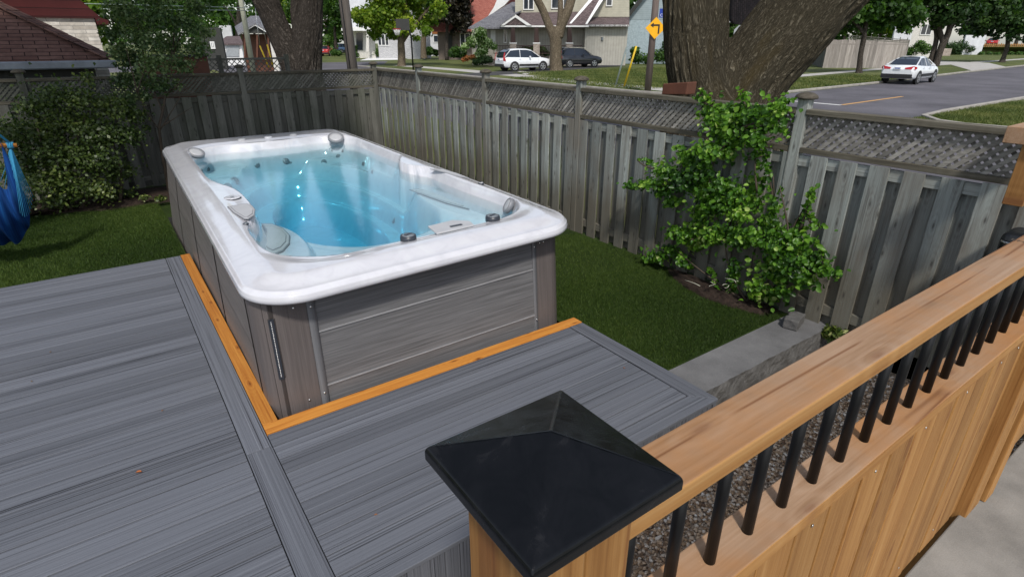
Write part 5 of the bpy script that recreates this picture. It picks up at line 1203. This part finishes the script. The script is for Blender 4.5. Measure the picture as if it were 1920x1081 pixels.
# left background: pale pole, cable, yellow guards, marker
g=Vector((float(ony(472,115,30).x),30,GZ)); t=thing('utility_pole','slim pale utility pole beside the wooden porch at left','pole',g); m=MB(); m.tube([g,g+Vector((-.02,0,9))],[.12,.10],10); m.build('shaft',M['palepole'],t)
for (a,b) in (((498,112),(487,86)),((508,110),(501,84))):
    p=ony(*a,29);q=ony(*b,29); t=thing('guy_guard','yellow guy guard leaning beside the pale pole, '+('left one' if a[0]<500 else 'right one'),'guy guard',(p.x,29,GZ)); m=MB(); d_=(q-p); m.tube([p-d_*.6,q],.032,8); m.build('tube',M['yellow'],t); m=MB(); m.tube([q,ony(474,-20,30)],.012,5); m.build('wire',M['steel'],t)
g=gnd(601,121); t=thing('marker_post','yellow marker post by the grey road right of the dark trunk','post',g); m=MB(); m.tube([g-Vector((0,0,.1)),ond(600,97,float(np.dot(np.array(g),FH)))],.13,10); m.build('tube',M['yellow'],t)
t=thing('overhead_cable','pair of thin pale overhead cables crossing the trees at left','cable',(0,30,3)); 
for (a,b) in (((150,7),(470,15)),((190,17),(472,20))): m=MB(); P=[ony(a[0]+(b[0]-a[0])*f,a[1]+(b[1]-a[1])*f,30-6*(1-f)) for f in (0,.5,1)]; m.tube(P,.012,5); m.build('wire',M['galv'],t)
# ---------------------------------------------------------------- houses. built in a frame facing the camera's street corner
FHv,RTv=Vector(FH),Vector(RT)
class House:
    def __init__(s,name,label,D,px,cat='house'):
        s.D=D; g=ond(px,75,D); s.t=thing(name,label,cat,(g.x,g.y,GZ)); s.R=Matrix((RTv,FHv,Vector((0,0,1)))).transposed()
    def p(s,x,y,dw=0.): return ond(x,y,s.D+dw)
    def b(s,x,dw=0,z=GZ): q=ond(x,75,s.D+dw); q.z=z; return q
    def wall(s,x0,x1,ytop,mat,dw=0.,name='wall',z0=GZ,ybot=None,depth=.25,ret=True):
        a=s.p(x0,ytop,dw);b=s.p(x1,ytop,dw); zb=z0 if ybot is None else s.p(x0,ybot,dw).z
        m=MB(); m.poly([(a.x,a.y,zb),(b.x,b.y,zb),b,a],FHv*depth); return s.fin(m,name,mat)
    def fin(s,m,name,mat,par=None,bevel=0):
        # keep local coordinates so that siding lines follow the house
        o=m.build(name,mat,None,bevel=bevel); 
        p=par or s.t
        o.parent=p
        L=Matrix.Translation(s.t.location); o.data.transform(L.inverted())
        return o
    def side(s,x,y0,y1,d0,d1,mat,name='wall'):
        a=s.p(x,y0,d0); q=a+FHv*(d1-d0); m=MB(); m.poly([(a.x,a.y,GZ),(q.x,q.y,GZ),(q.x,q.y,a.z),a],RTv*.02); return s.fin(m,name,mat)
    def poly(s,pts,mat,name,ext=None,par=None,bevel=0):
        """pts: (px,py,dw)"""
        m=MB(); m.poly([s.p(*q) for q in pts],ext if ext is not None else FHv*.12); return s.fin(m,name,mat,par,bevel)
    def window(s,x0,x1,y0,y1,dw,n=1,fm=None,pane=None):
        fm=fm or M['white']; a=s.p(x0,y0,dw);b=s.p(x1,y1,dw); z1,z0=a.z,b.z; w=(b-Vector((0,0,b.z-a.z))-a).length; f=.09
        m=MB(); c=a
        def bx(u0,u1,zz0,zz1,m): m.poly([c+RTv*u0+Vector((0,0,zz0-c.z)),c+RTv*u1+Vector((0,0,zz0-c.z)),c+RTv*u1+Vector((0,0,zz1-c.z)),c+RTv*u0+Vector((0,0,zz1-c.z))],FHv*.08-FHv*.0)
        bx(0,w,z1-f,z1,m);bx(0,w,z0,z0+f,m);bx(0,f,z0+f,z1-f,m);bx(w-f,w,z0+f,z1-f,m)
        for k in range(1,n): u=w*k/n; bx(u-.05,u+.05,z0+f,z1-f,m)
        o=s.fin(m,'window',fm)
        m=MB(); m.poly([c+RTv*u+FHv*.05+Vector((0,0,zz-c.z)) for u,zz in ((f,z0+f),(w-f,z0+f),(w-f,z1-f),(f,z1-f))],FHv*.01); s.fin(m,'pane',pane or M['glass'],o); return o
def roofq(h,x0,x1,ye,yr,rx0,rx1,run,mat,oh=.4,name='roof',dw=0.):
    """eave x0..x1 at pixel height ye, ridge rx0..rx1 at yr, 'run' metres behind"""
    return h.poly([(x0,ye,dw-oh),(x1,ye,dw-oh),(rx1,yr,dw+run),(rx0,yr,dw+run)],mat,name,ext=Vector((0,0,-.12)))
# --- tan bungalow
T=House('tan_house','tan two storey house with front porch and dark tapered columns across the street',61.,1000)
T.wall(884,1100,48,M['sid_board'],.9); T.side(1099,48,0,.9,10,M['sid_board'])
T.wall(1098,1178,46,M['sid_board'],-.2); T.side(884,50,0,.9,9,M['sid_board'])
roofq(T,878,968,52,4,960,1000,7.,M['shing_grey'],.6)
T.wall(966,1178,-60,M['sid_tan'],2.6,ybot=50,name='upper_wall')
T.poly([(945,47,-.9),(1104,47,-.9),(1104,22,2.5),(962,24,2.5)],M['shing_mauve'],'porch_roof',ext=Vector((0,0,-.15)))
T.poly([(936,48,-1.1),(966,27,-1.1),(997,48,-1.1),(988,48,-1.1),(966,33,-1.1),(945,48,-1.1)],M['white'],'gable_trim',ext=FHv*.2)
T.poly([(940,47,-1.0),(966,28,-1.0),(993,47,-1.0)],M['shing_mauve'],'gable',ext=FHv*.1)
T.poly([(936,48,-1.1),(966,27,-1.1),(978,20,2.4),(945,30,2.4)],M['shing_grey'],'gable_roof',ext=Vector((0,0,-.1)))
T.poly([(938,51,-1.0),(1104,51,-1.0),(1104,48,-1.0),(938,48,-1.0)],M['white'],'fascia',ext=FHv*.2)
T.poly([(1098,47,-.9),(1180,47,-.9),(1180,33,1.6),(1110,33,1.6)],M['shing_mauve'],'side_roof',ext=Vector((0,0,-.15)))
T.poly([(1098,50,-.9),(1180,50,-.9),(1180,46.8,-.9),(1098,46.8,-.9)],M['white'],'fascia',ext=FHv*.2)
T.poly([(1066,46,-.6),(1070,46,-.6),(1124,-14,1.5),(1116,-14,1.5)],M['white'],'rake_board',ext=FHv*.2); T.poly([(1097,46,-.7),(1101,46,-.7),(1140,-14,1.2),(1132,-14,1.2)],M['white'],'rake_board',ext=FHv*.2)
T.poly([(1070,46,-.5),(1098,46,-.6),(1133,-14,1.35),(1122,-14,1.5)],M['shing_mauve'],'roof',ext=FHv*.1)
T.poly([(1099,32,1.7),(1180,32,1.7),(1180,-16,1.7),(1132,-16,1.7)],M['sid_tan'],'side_gable',ext=FHv*.1)
T.window(981,1001,-12,19,2.5,2); T.window(1034,1050,-12,17,2.5,1); T.window(1056,1068,-12,16,2.5,1); T.window(1137,1148,-8,12,1.6,1); T.window(944,951,55,81,.8); 
T.poly([(920,82,.82),(929,82,.82),(929,56,.82),(920,56,.82)],M['white'],'door',ext=FHv*.05); T.window(893,901,56,84,.8)
for x in (962,1006,1068):
    T.poly([(x-5,84,-.95),(x+5,84,-.95),(x+3.2,51,-.95),(x-3.2,51,-.95)],M['darkbrown'],'column',ext=FHv*.35)
    m=MB(); a=T.p(x-6,82,-1.0);b=T.p(x+6,82,-1.0); m.poly([(a.x,a.y,GZ),(b.x,b.y,GZ),b,a],FHv*.5); T.fin(m,'column_base',M['stonecol']); m=MB(); a=T.p(x-7,82,-1.05);b=T.p(x+7,82,-1.05);m.poly([a,b,b+Vector((0,0,.09)),a+Vector((0,0,.09))],FHv*.6); T.fin(m,'column_cap',M['white'])
m=MB(); z=T.p(940,86,-.9).z
for (xa,xb) in ((925,956),(968,1000),(1012,1062),(1074,1092)):
    a=T.b(xa,-.9,z);b=T.b(xb,-.9,z); m.bar(a,b,.07,.06); m.bar(a-Vector((0,0,.7)),b-Vector((0,0,.7)),.07,.06); n_=int((b-a).length/.14)
    for k in range(n_+1): q=a.lerp(b,k/n_); m.bar(q,q-Vector((0,0,.7)),.03,.03,up=(1,0,0))
T.fin(m,'porch_railing',M['darkbrown']); m=MB(); a=T.b(915,-1.,.45);b=T.b(1098,-1.,.45); m.poly([(a.x,a.y,GZ),(b.x,b.y,GZ),b,a],FHv*1.9); T.fin(m,'porch_base',M['stonecol'])
m=MB(); c=T.p(1129,73,-.24); m.box(c,(.16,.2,.3)); T.fin(m,'meter',M['jet'])
# --- blue-grey house right of it
B=House('blue_house','pale blue-grey gabled house behind the sign pole','',0) if False else House('blue_house','pale blue-grey gabled house behind the brown sign pole',65.,1220)
B.wall(1176,1330,36,M['render_blue'],0); 
B.poly([(1172,37,-.02),(1330,37,-.02),(1330,-60,-.02),(1252,-60,-.02)],M['sid_blue'],'gable',ext=FHv*.2)
B.poly([(1164,45,-.6),(1170,45,-.6),(1262,-70,-.6),(1252,-70,-.6)],M['darkgrey'],'roof_edge',ext=FHv*.8)

Lb=House('light_blue_house','light blue shingled house wall glimpsed in the tree fork',48.,1360); Lb.wall(1335,1372,37,M['sid_white'],0,ybot=42,name='band'); Lb.wall(1335,1374,-60,M['sid_lblue'],0,ybot=38); 
# --- red roofed house
Rr=House('red_roof_house','brown house with a large steep red shingle roof beyond the dark maple',78.,880)
Rr.wall(820,960,60,M['brownwall'],0); roofq(Rr,800,968,58,-60,860,1010,7.,M['shing_red'],.8); Rr.window(862,882,62,88,-.1,2); Rr.poly([(840,92,-.1),(848,92,-.1),(848,63,-.1),(840,63,-.1)],M['darkgrey'],'door',ext=FHv*.05)
Rr.poly([(914,32,-.9),(946,10,-.9),(990,-40,-.9),(948,-40,-.9),(926,14,-.9)],M['white'],'dormer',ext=FHv*3)
# --- cream house left
Cw=House('cream_house','cream and pale brick house with a porch column behind the yellow-green maples',84.,700)
Cw.wall(650,700,52,M['cream'],1.2); Cw.wall(698,800,-40,M['palebrick'],0); Cw.wall(640,760,-60,M['sid_white'],1.4,ybot=56,name='upper_wall'); Cw.poly([(640,58,-1.),(698,58,-1.),(698,53,-1.),(640,53,-1.)],M['white'],'porch_roof',ext=FHv*2.4)
Cw.poly([(686,97,-.9),(692,97,-.9),(691,58,-.9),(687,58,-.9)],M['cream'],'column',ext=FHv*.4); Cw.poly([(668,94,1.1),(680,94,1.1),(680,62,1.1),(668,62,1.1)],M['glass'],'door',ext=FHv*.05); Cw.window(707,730,64,86,-.1,3)
Cw.wall(760,795,70,M['palebrick'],-3.,name='side_wall')
# white house beyond it
Wh=House('white_house','white house seen under the maple between two trunks',96.,820); Wh.wall(790,830,55,M['sid_white'],0); Wh.poly([(810,64,-.1),(826,64,-.1),(826,58,-.1),(810,58,-.1)],M['flower'],'awning',ext=FHv*.5); Wh.window(812,822,66,80,-.1)
# --- left mid: garage, wooden porch house
G_=House('white_garage','small white garage with grey hip roof at left behind the lattice fence',60.,430); G_.wall(409,452,82,M['white'],0); G_.poly([(424,106,-.08),(448,106,-.08),(448,86,-.08),(424,86,-.08)],M['signgrey'],'garage_door',ext=FHv*.05); roofq(G_,404,456,82,68,425,450,4.,M['shing_mauve'],.3); G_.window(413,417,84,90,-.06)
Wp=House('wooden_porch_house','small house with gabled wooden porch behind the yellow guy guards',44.,480); Wp.wall(452,515,64,M['brown'],1.5); Wp.wall(503,513,60,M['cream'],-.2)
Wp.poly([(450,63,-.3),(478,46,-.3),(506,63,-.3)],M['darkgrey'],'gable',ext=FHv*.2); Wp.poly([(447,64,-.5),(478,45,-.5),(508,64,-.5),(504,64,-.5),(478,48,-.5),(451,64,-.5)],M['white'],'gable_trim',ext=FHv*.2); Wp.poly([(446,64,-.5),(478,44,-.5),(470,30,3.5),(440,50,3.5)],M['shing_grey'],'roof',ext=Vector((0,0,-.1))); Wp.poly([(478,44,-.5),(512,64,-.5),(508,30,3.5),(470,30,3.5)],M['shing_grey'],'roof',ext=Vector((0,0,-.1)))
for x in (459,482,503): Wp.poly([(x-1.5,112,-.2),(x+1.5,112,-.2),(x+1.5,64,-.2),(x-1.5,64,-.2)],M['brown'],'post',ext=FHv*.15)
Gy=House('grey_house','dark grey house wall at far left behind the small tree',52.,392); Gy.wall(372,412,52,M['darkgrey'],0); Gy.window(393,404,78,92,-.08,2)
Ww=House('white_gable_house','far white house gable above the garage',90.,420); Ww.wall(398,432,48,M['sid_white'],0); Ww.wall(655,672,-20,M['white'],0) if False else None
# --- right background
Wr=House('white_villa','white house behind the double-stemmed tree at right',88.,1760); Wr.wall(1735,1805,-40,M['cream'],0); Wr.wall(1700,1735,-30,M['sid_white'],-.6,name='wing'); Wr.window(1730,1745,45,66,-.1,2)
Wb=House('lavender_house','pale lavender house wall beyond the red car at far right',105.,1850); Wb.wall(1812,1850,66,M['sid_white'],0)
# ---------------------------------------------------------------- board fences and picket fence far off
def boardrun(name,label,px0,py0,px1,py1,h,mat,w=.15,cat='fence',gap=.01,rag=.0,dxy=None,brk=None):
    a=gnd(px0,py0);b=gnd(px1,py1); t=thing(name,label,cat,a); d=(b-a);L=d.length;d.normalize(); m=MB();u=0
    while u<L:
        p=a+d*(u+w/2); hh=h+random.uniform(-rag,rag); m.bar(p,p+Vector((0,0,hh)),.03,w-gap,up=d); u+=w
    m.build('boards',mat,t); m=MB(); m.bar(a+Vector((0,0,h*.85)),b+Vector((0,0,h*.85)),.05,.08); m.build('rail',mat,t)
    return t,a,b
t,a,b=boardrun('board_fence','weathered pale board fence beside the white saloon car',1542,127.5,1692,128,2.35,M['oldboard'],rag=.03)
m=MB()
for k in range(3): m.bar(a.lerp(b,.25)+Vector((0,0,2.45+k*.13)),b+Vector((0,0,2.1+k*.12)),.04,.05)
for k in range(9): q=a.lerp(b,.25+.09*k); m.bar(q+Vector((0,0,2.2)),q+Vector((0,0,2.85-.04*k)),.04,.06,up=(1,0,0))
o=m.build('trellis',M['darkwood'],t)
boardrun('board_fence','darker board fence section just right of the leaning trunk',1542,127.5,1508,116,2.2,M['darkwood'],rag=.02)
boardrun('board_fence','brown board fence at the end of the black car driveway',1139,118,1180,118,2.1,M['pole'],rag=.02)
a=upl(1816,108);b_=upl(1945,108); t=thing('picket_fence','low brown picket fence in front of the red car at far right','fence',a); m=MB(); d_=(b_-a); n_=int(d_.length/.35)
for k in range(n_): q=a.lerp(b_,k/n_); m.bar(q-Vector((0,0,.1)),q+Vector((0,0,.5+.12*(k%2))),.03,.17,up=d_)
m.build('pickets',M['cedar'],t); m=MB(); m.bar(a+Vector((0,0,.35)),b_+Vector((0,0,.35)),.05,.07); m.build('rail',M['cedar'],t)
m=MB()
for k in range(5): q0=ond(1752,75,97+k*1.4);q1=ond(1790,75,97+k*1.4); q0.z=q1.z=GZ+.2*(k+1); m.poly([q0,q1,q1+Vector((0,0,.02)),q0+Vector((0,0,.02))] if 0 else [Vector((q0.x,q0.y,GZ)),Vector((q1.x,q1.y,GZ)),q1,q0],FHv*1.4)
o=m.build('garden_steps',M['stonecol']); tag(o,'broad pinkish stone steps below the white villa behind the double-stemmed tree','steps')
for x,lab in ((1131,'dark wheeled garbage bin beside the brown fence'),(1122,'second dark garbage bin nearer the black car')):
    g=gnd(x,121 if x==1131 else 119); t=thing('garbage_bin',lab,'garbage bin',g); m=MB(); m.box(g+Vector((0,0,.5)),(.5,.55,.95),R=Matrix.Rotation(.2,3,'Z'),taper=1.12); m.build('body',M['plastic'],t,bevel=.03); m=MB(); m.box(g+Vector((0,0,1.02)),(.6,.65,.08),R=Matrix.Rotation(.2,3,'Z')); m.build('lid',M['darkgrey'],t,bevel=.02)
    m=MB(); m.lathe([(.1,-.03),(.1,.03)],g+Vector((-.2,-.3,.1)),12,R=Matrix.Rotation(PI/2,3,'X')); m.build('wheel',M['rubber'],t)
# ---------------------------------------------------------------- neighbour's house at top left
NH=thing('neighbour_house','low brown shingled house with pale stone wall and dark red upper siding at top left','house',(-2,14,GZ))
def nadd(m,name,mat,par=None): return m.build(name,mat,par or NH)
E0=Vector((.40,13.,1.87)); sl=.63
m=MB(); m.poly([(-9,13.25,GZ),(.15,13.25,GZ),(.15,13.25,1.78),(-9,13.25,1.78)],(0,.2,0)); nadd(m,'wall',M['darkgrey'])
m=MB(); m.poly([(.15,13.26,GZ),(.15,20,GZ),(.15,20,1.78),(.15,13.26,1.78)],(-.1,0,0)); nadd(m,'wall',M['darkgrey'])
m=MB(); m.poly([(-9,13,1.88),(.42,13,1.88),(-2.58,16,1.88+3*sl),(-9,16,1.88+3*sl)],(0,0,-.06)); nadd(m,'roof',M['shing_brown'])
m=MB(); m.poly([(.42,13,1.88),(.42,20,1.88),(-2.58,20,1.88+3*sl),(-2.58,16,1.88+3*sl)],(0,0,-.06)); nadd(m,'roof',M['shing_brown'])
m=MB()
for k in range(15):
    f=k/15; a=Vector((.42,13,1.885)).lerp(Vector((-2.58,16,1.885+3*sl)),f); b=Vector((.42,13,1.885)).lerp(Vector((-2.58,16,1.885+3*sl)),f+.085); m.bar(a+Vector((0,0,.03)),b+Vector((0,0,.018)),.24,.02,up=(0,0,1))
nadd(m,'hip_cap',M['shing_brown'])
m=MB(); m.bb(-9,.50,12.90,13.0,1.74,1.87,ax=0); nadd(m,'gutter',M['gutter']).modifiers.new('b','BEVEL').width=.02
def ny(x,y,Y): return ony(x,y,Y)
yw=16.2
m=MB(); a=ny(176,33,yw); b=ny(197,100,yw); m.poly([(-5,yw,1.0),(b.x,yw,1.0),(a.x,yw,a.z),(-5,yw,a.z)],(0,.3,0)); nadd(m,'stone_wall',M['ledge'])
m=MB(); P=[ny(-400,34,yw-.06),ny(206,46,yw-.06),ny(203,38,yw-.06),ny(190,34,yw-.06),ny(148,-2,yw-.06),ny(70,-70,yw-.06),ny(-400,-70,yw-.06)]; P[0].z=ny(180,34,yw-.06).z; P[1]=ny(206,46,yw-.06); P.insert(1,ny(182,46,yw-.06)); P.insert(1,ny(178,34.5,yw-.06))
m.poly(P,(0,3,0)); nadd(m,'upper_siding',M['sid_red'])
sh=thing('brown_shed','low reddish brown shed side behind the small tree crown','shed',(1.4,12.6,GZ)); m=MB(); a=ony(258,108,12.6);b=ony(388,106,12.6); m.poly([(a.x,12.6,GZ),(b.x,12.6,GZ),b,a],(0,.5,0)); m.build('wall',M['brown'],sh); m=MB(); m.bb(a.x-.03,b.x+.03,12.55,13.15,a.z,a.z+.03); m.build('roof',M['darkgrey'],sh)
# ---------------------------------------------------------------- street trees
def ptree(name,label,bx,by,cls,mat,bmat,n,leaf,tr,trunks,vb=.5,vs=.22,depth=1.6,group=None,shell=.2):
    g=gnd(bx,by); D=float(np.dot(np.array(g),FH)); t=thing(name,label,'tree',g,0,group); m=MB()
    for L in trunks:
        P=[];R_=[]
        for x,y,w,dd in L: P.append(ond(x,y,D+dd)); R_.append(w/2*D/1150)
        P,R_=smooth(P,R_,4); m.tube(P,R_,14)
    m.build('trunk',bmat,t); cc=[];rr=[]
    for x,y,r in cls: cc.append(tuple(ond(x,y,D+RNG.uniform(-depth,depth)))); q=r*D/1150; rr.append((q,q,q*.8))
    crown('crown',t,mat,cc,rr,n,leaf,leaf*.8,shell=shell,vb=vb,vs=vs); return t
def scat(x0,x1,y0,y1,n,r0,r1,f=None):
    L=[]
    while len(L)<n:
        x,y=RNG.uniform(x0,x1),RNG.uniform(y0,y1)
        if f and not f(x,y): continue
        L.append((x,y,RNG.uniform(r0,r1)))
    return L
# tan maple in front of the tan house
ptree('street_maple','tan-barked maple with three rising limbs in front of the tan house',1042,133,scat(860,1240,-260,-60,40,25,50),M['leafmid'],M['bark3'],5000,.28,1,
 [[(1043,142,40,0),(1043,132,27,0),(1042,118,23,0),(1042,90,22,0),(1042,66,24,0),(1044,50,20,0)],[(1040,70,20,0),(1030,50,15,0),(1018,20,14,0),(1003,-10,13,-.3),(985,-60,11,-.6),(950,-150,8,-1)],[(1046,70,20,0),(1052,50,17,0),(1064,22,17,0),(1074,-10,16,.2),(1090,-60,13,.4),(1130,-160,8,.8)],[(1046,62,14,0),(1050,40,11,0),(1051,10,10,0),(1050,-20,9,.2),(1045,-90,7,.4)]])
ptree('yellow_green_maple','yellow-green maple crown hanging over the basketball hoop',755,124,scat(672,825,-60,70,56,12,22,lambda x,y:y<66-max(0,x-780)*.5 and not(x<700 and y>46))+[(670,25,12),(690,40,12),(735,66,12),(725,50,14),(800,60,12),(812,40,12),(780,72,9)],M['leafyellow'],M['bark3'],17000,.30,1,
 [[(753,128,20,0),(753,118,15,0),(753,100,14,0),(752,80,13,0),(755,50,10,0),(760,0,8,0)],[(753,85,9,0),(740,55,6,0),(715,20,5,-.5)],[(753,80,9,0),(775,50,6,.2),(810,10,5,.5)]],vb=.55)
ptree('street_tree','smooth-barked tree right of the yellow-green maple',793,113,scat(780,850,-50,62,26,11,18,lambda x,y:y<58-abs(x-810)*.3),M['leafmid'],M['bark3'],7000,.34,1,[[(795,110,14,0),(794,100,11,0),(794,80,10,0),(796,50,8,0),(800,0,7,0)]])
ptree('purple_maple','dark purple-leaved maple overhanging the red roof',838,113,scat(815,878,-60,50,46,10,18,lambda x,y:y<46-abs(x-862)*.15+ (8 if x>855 else 0))+[(868,55,9),(850,60,7),(860,48,12),(872,40,10)],M['leafpurple'],M['bark2'],13000,.34,1,[[(838,113,7,0),(838,60,6,0),(842,0,5,0)]])
ptree('street_tree','leafy dark tree with a straight trunk before the board fence at right',1610,137,scat(1552,1720,-80,38,44,14,28,lambda x,y:y<46-.00*(x-1600))+[(1560,50,14),(1580,58,10),(1570,30,16),(1650,52,12),(1690,50,14),(1702,60,8)],M['leafmid'],M['bark2'],11000,.34,1,
 [[(1610,140,16,0),(1611,130,11,0),(1614,100,9,0),(1619,75,9,0),(1622,55,8,0),(1630,10,6,0)],[(1620,62,7,0),(1605,45,5,0),(1580,15,4,0)]],vb=.4)
ptree('street_tree','double-stemmed street tree behind the white saloon car roof',1750,124,scat(1700,1830,-80,32,34,14,24)+[(1752,48,8),(1800,20,12)],M['leafdark'],M['bark2'],9500,.42,1,
 [[(1752,128,14,0),(1758,112,11,0),(1764,92,11,0),(1770,78,12,0),(1778,62,10,0),(1783,40,9,0),(1790,10,7,0)],[(1768,80,9,0),(1763,60,8,0),(1761,40,7,0),(1762,10,5,0)],[(1744,118,11,.5),(1751,95,9,.5),(1756,70,8,.5),(1752,50,5,.5)],[(1783,52,6,0),(1795,40,4,0),(1812,24,3,0)]],vb=.5)
ptree('street_tree','round dark street tree in front of the picket fence at far right',1879,117,scat(1815,1960,-70,52,46,14,26,lambda x,y:y<58)+[(1835,60,12),(1900,66,12),(1870,66,10),(1925,70,12)],M['leafdark'],M['bark2'],11000,.42,1,
 [[(1878,118,13,0),(1881,110,8,0),(1888,90,7,0),(1890,70,7,0),(1888,40,6,0)]],vb=.45)
ptree('green_tree','mid green tree between the dark trunk and the utility pole',640,104,scat(596,690,-60,55,30,10,20,lambda x,y: x<650 or y<25)+[(615,75,12),(625,60,12)],M['leafmid'],M['bark2'],6500,.38,1,[[(630,100,6,0),(628,60,5,0),(628,10,4,0)]])
ptree('leafy_tree','leafy tree behind the garage at left with its trunk beside the pale pole',445,112,scat(210,478,-60,58,60,14,26,lambda x,y: y<58-.0*x and not (x>400 and y>35))+[(330,70,18),(350,55,16),(375,60,10),(260,60,20),(230,80,16)],M['leafmid'],M['bark2'],12000,.3,1,[[(452,114,12,0),(449,95,10,0),(446,70,9,0),(448,30,8,0),(450,-20,7,0)],[(447,70,5,0),(440,40,4,0),(420,10,3,0)]],depth=5)
ptree('leafy_tree','leafy tree in the gap between stems of the dark tree',500,104,scat(470,560,-60,35,22,10,18)+[(545,14,12),(540,30,8)],M['leafmid'],M['bark2'],4200,.38,1,[[(500,104,6,0),(500,60,5,0),(500,10,4,0)]])
ptree('far_tree','far green tree seen through the maple fork below the canopy',1398,92,scat(1330,1470,40,80,16,10,16),M['leafyellow'],M['bark2'],2500,.4,1,[[(1400,92,5,0),(1400,60,4,0)]])
# wooded backdrop: a row of individual trees far behind the houses
for k,px in enumerate(range(-140,2080,62)):
    x=px+random.uniform(-14,14); D=random.uniform(115,140); g=ond(x,75,D); r=random.uniform(5.,7.5); g.z=GZ
    nm=['densest','palest','tallest','broadest','darkest','roundest'][k%6]
    t=tree('distant_tree','green tree in the far row behind the houses, number %d from the left'%(k+1),'tree',g,15,r,.3,[M['leafmid'],M['leafdark'],M['leafyellow']][k%3 if k%2 else 0],M['bark2'],1500,.95,k=22,cz=7.8,rz=6.5,group='distant trees behind the houses',limbs=3)
    t['label']='distant green tree in the row far behind the houses'
# ---------------------------------------------------------------- garden shrubs
def gshrub(name,label,bx,by,cls,mat,n,leaf,cat='shrub',vb=.5,vs=.22):
    g=gnd(bx,by); D=float(np.dot(np.array(g),FH)); cc=[];rr=[]
    for x,y,r in cls: cc.append(tuple(ond(x,y,D+RNG.uniform(-.4,.4)))); q=r*D/1150; rr.append((q,q,q*.8))
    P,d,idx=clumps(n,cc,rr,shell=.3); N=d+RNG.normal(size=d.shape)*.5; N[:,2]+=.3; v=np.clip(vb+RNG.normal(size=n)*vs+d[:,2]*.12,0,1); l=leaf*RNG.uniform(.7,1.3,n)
    o=leafmesh(name,P,N,l,l*.75,v,mat); tag(o,label,cat); o.data.transform(Matrix.Translation(-g)); o.location=g; return o
gshrub('hydrangea','hydrangea bush with pale cream blooms beside the white car',902,124,[(900,62,13),(888,78,14),(912,80,13),(905,95,12),(925,88,8),(872,88,8),(895,105,9)],M['hydra'],2600,.2,vb=.55)
gshrub('round_shrub','round dark green shrub left of the hydrangea',857,123,[(857,97,13),(850,100,10),(866,100,10)],M['leafmid'],1500,.2,vb=.35)
gshrub('low_bush','low dark bush in front of the hydrangea by the white car tail',902,126,[(905,113,10),(893,116,8),(916,112,9)],M['leafdark'],1300,.16)
gshrub('flower_bed','orange flowering plants under the hydrangea',880,125,[(876,109,6),(886,108,6),(870,112,5)],M['flower'],600,.16,'flowers')
for i,(x,y,c_,mt,lb) in enumerate(((725,109,[(712,98,10),(728,94,11),(742,99,9),(700,103,7)],'leafmid','bright green bushes under the cream house windows'),(660,109,[(664,92,9),(668,102,8),(655,104,8)],'leafmid','mixed border plants right of the utility pole'),(628,106,[(626,98,7),(635,100,6)],'leafmid','green bush beside the far red car'),(815,112,[(806,96,9),(818,99,7),(830,92,7)],'leafmid','small green bushes before the white wall'),(1000,122,[(985,96,9),(1000,94,9),(1016,95,8),(1025,100,6)],'leafdark','dark foundation bushes behind the white car'),(1240,121,[(1195,108,14),(1215,112,12),(1240,104,16),(1262,100,14),(1190,96,10),(1250,85,10)],'leafmid','green bushes in front of the blue-grey house'),(1712,110,[(1700,98,12),(1715,94,12),(1735,92,12),(1690,104,8),(1725,84,10)],'leafmid','bushes beside the end of the board fence'),(1800,103,[(1785,88,12),(1803,86,12),(1820,92,8),(1795,97,9),(1775,96,8)],'leafdark','dark bushes right of the double-stemmed tree'),(1870,103,[(1840,101,5),(1855,101,5),(1870,102,5),(1895,101,5),(1910,102,6),(1925,101,6)],'leafmid','low plants along the picket fence'),(1700,100,[(1700,62,12),(1690,72,12),(1712,80,12),(1705,50,12)],'leafsmall','blue-green foliage above the board fence end'),(490,118,[(480,108,5),(500,107,5),(520,108,4)],'leafmid','low bushes beside the wooden porch'))):
    gshrub('garden_bush',lb,x,max(y,96),c_,M[mt],900+len(c_)*260,.22,vb=.5)
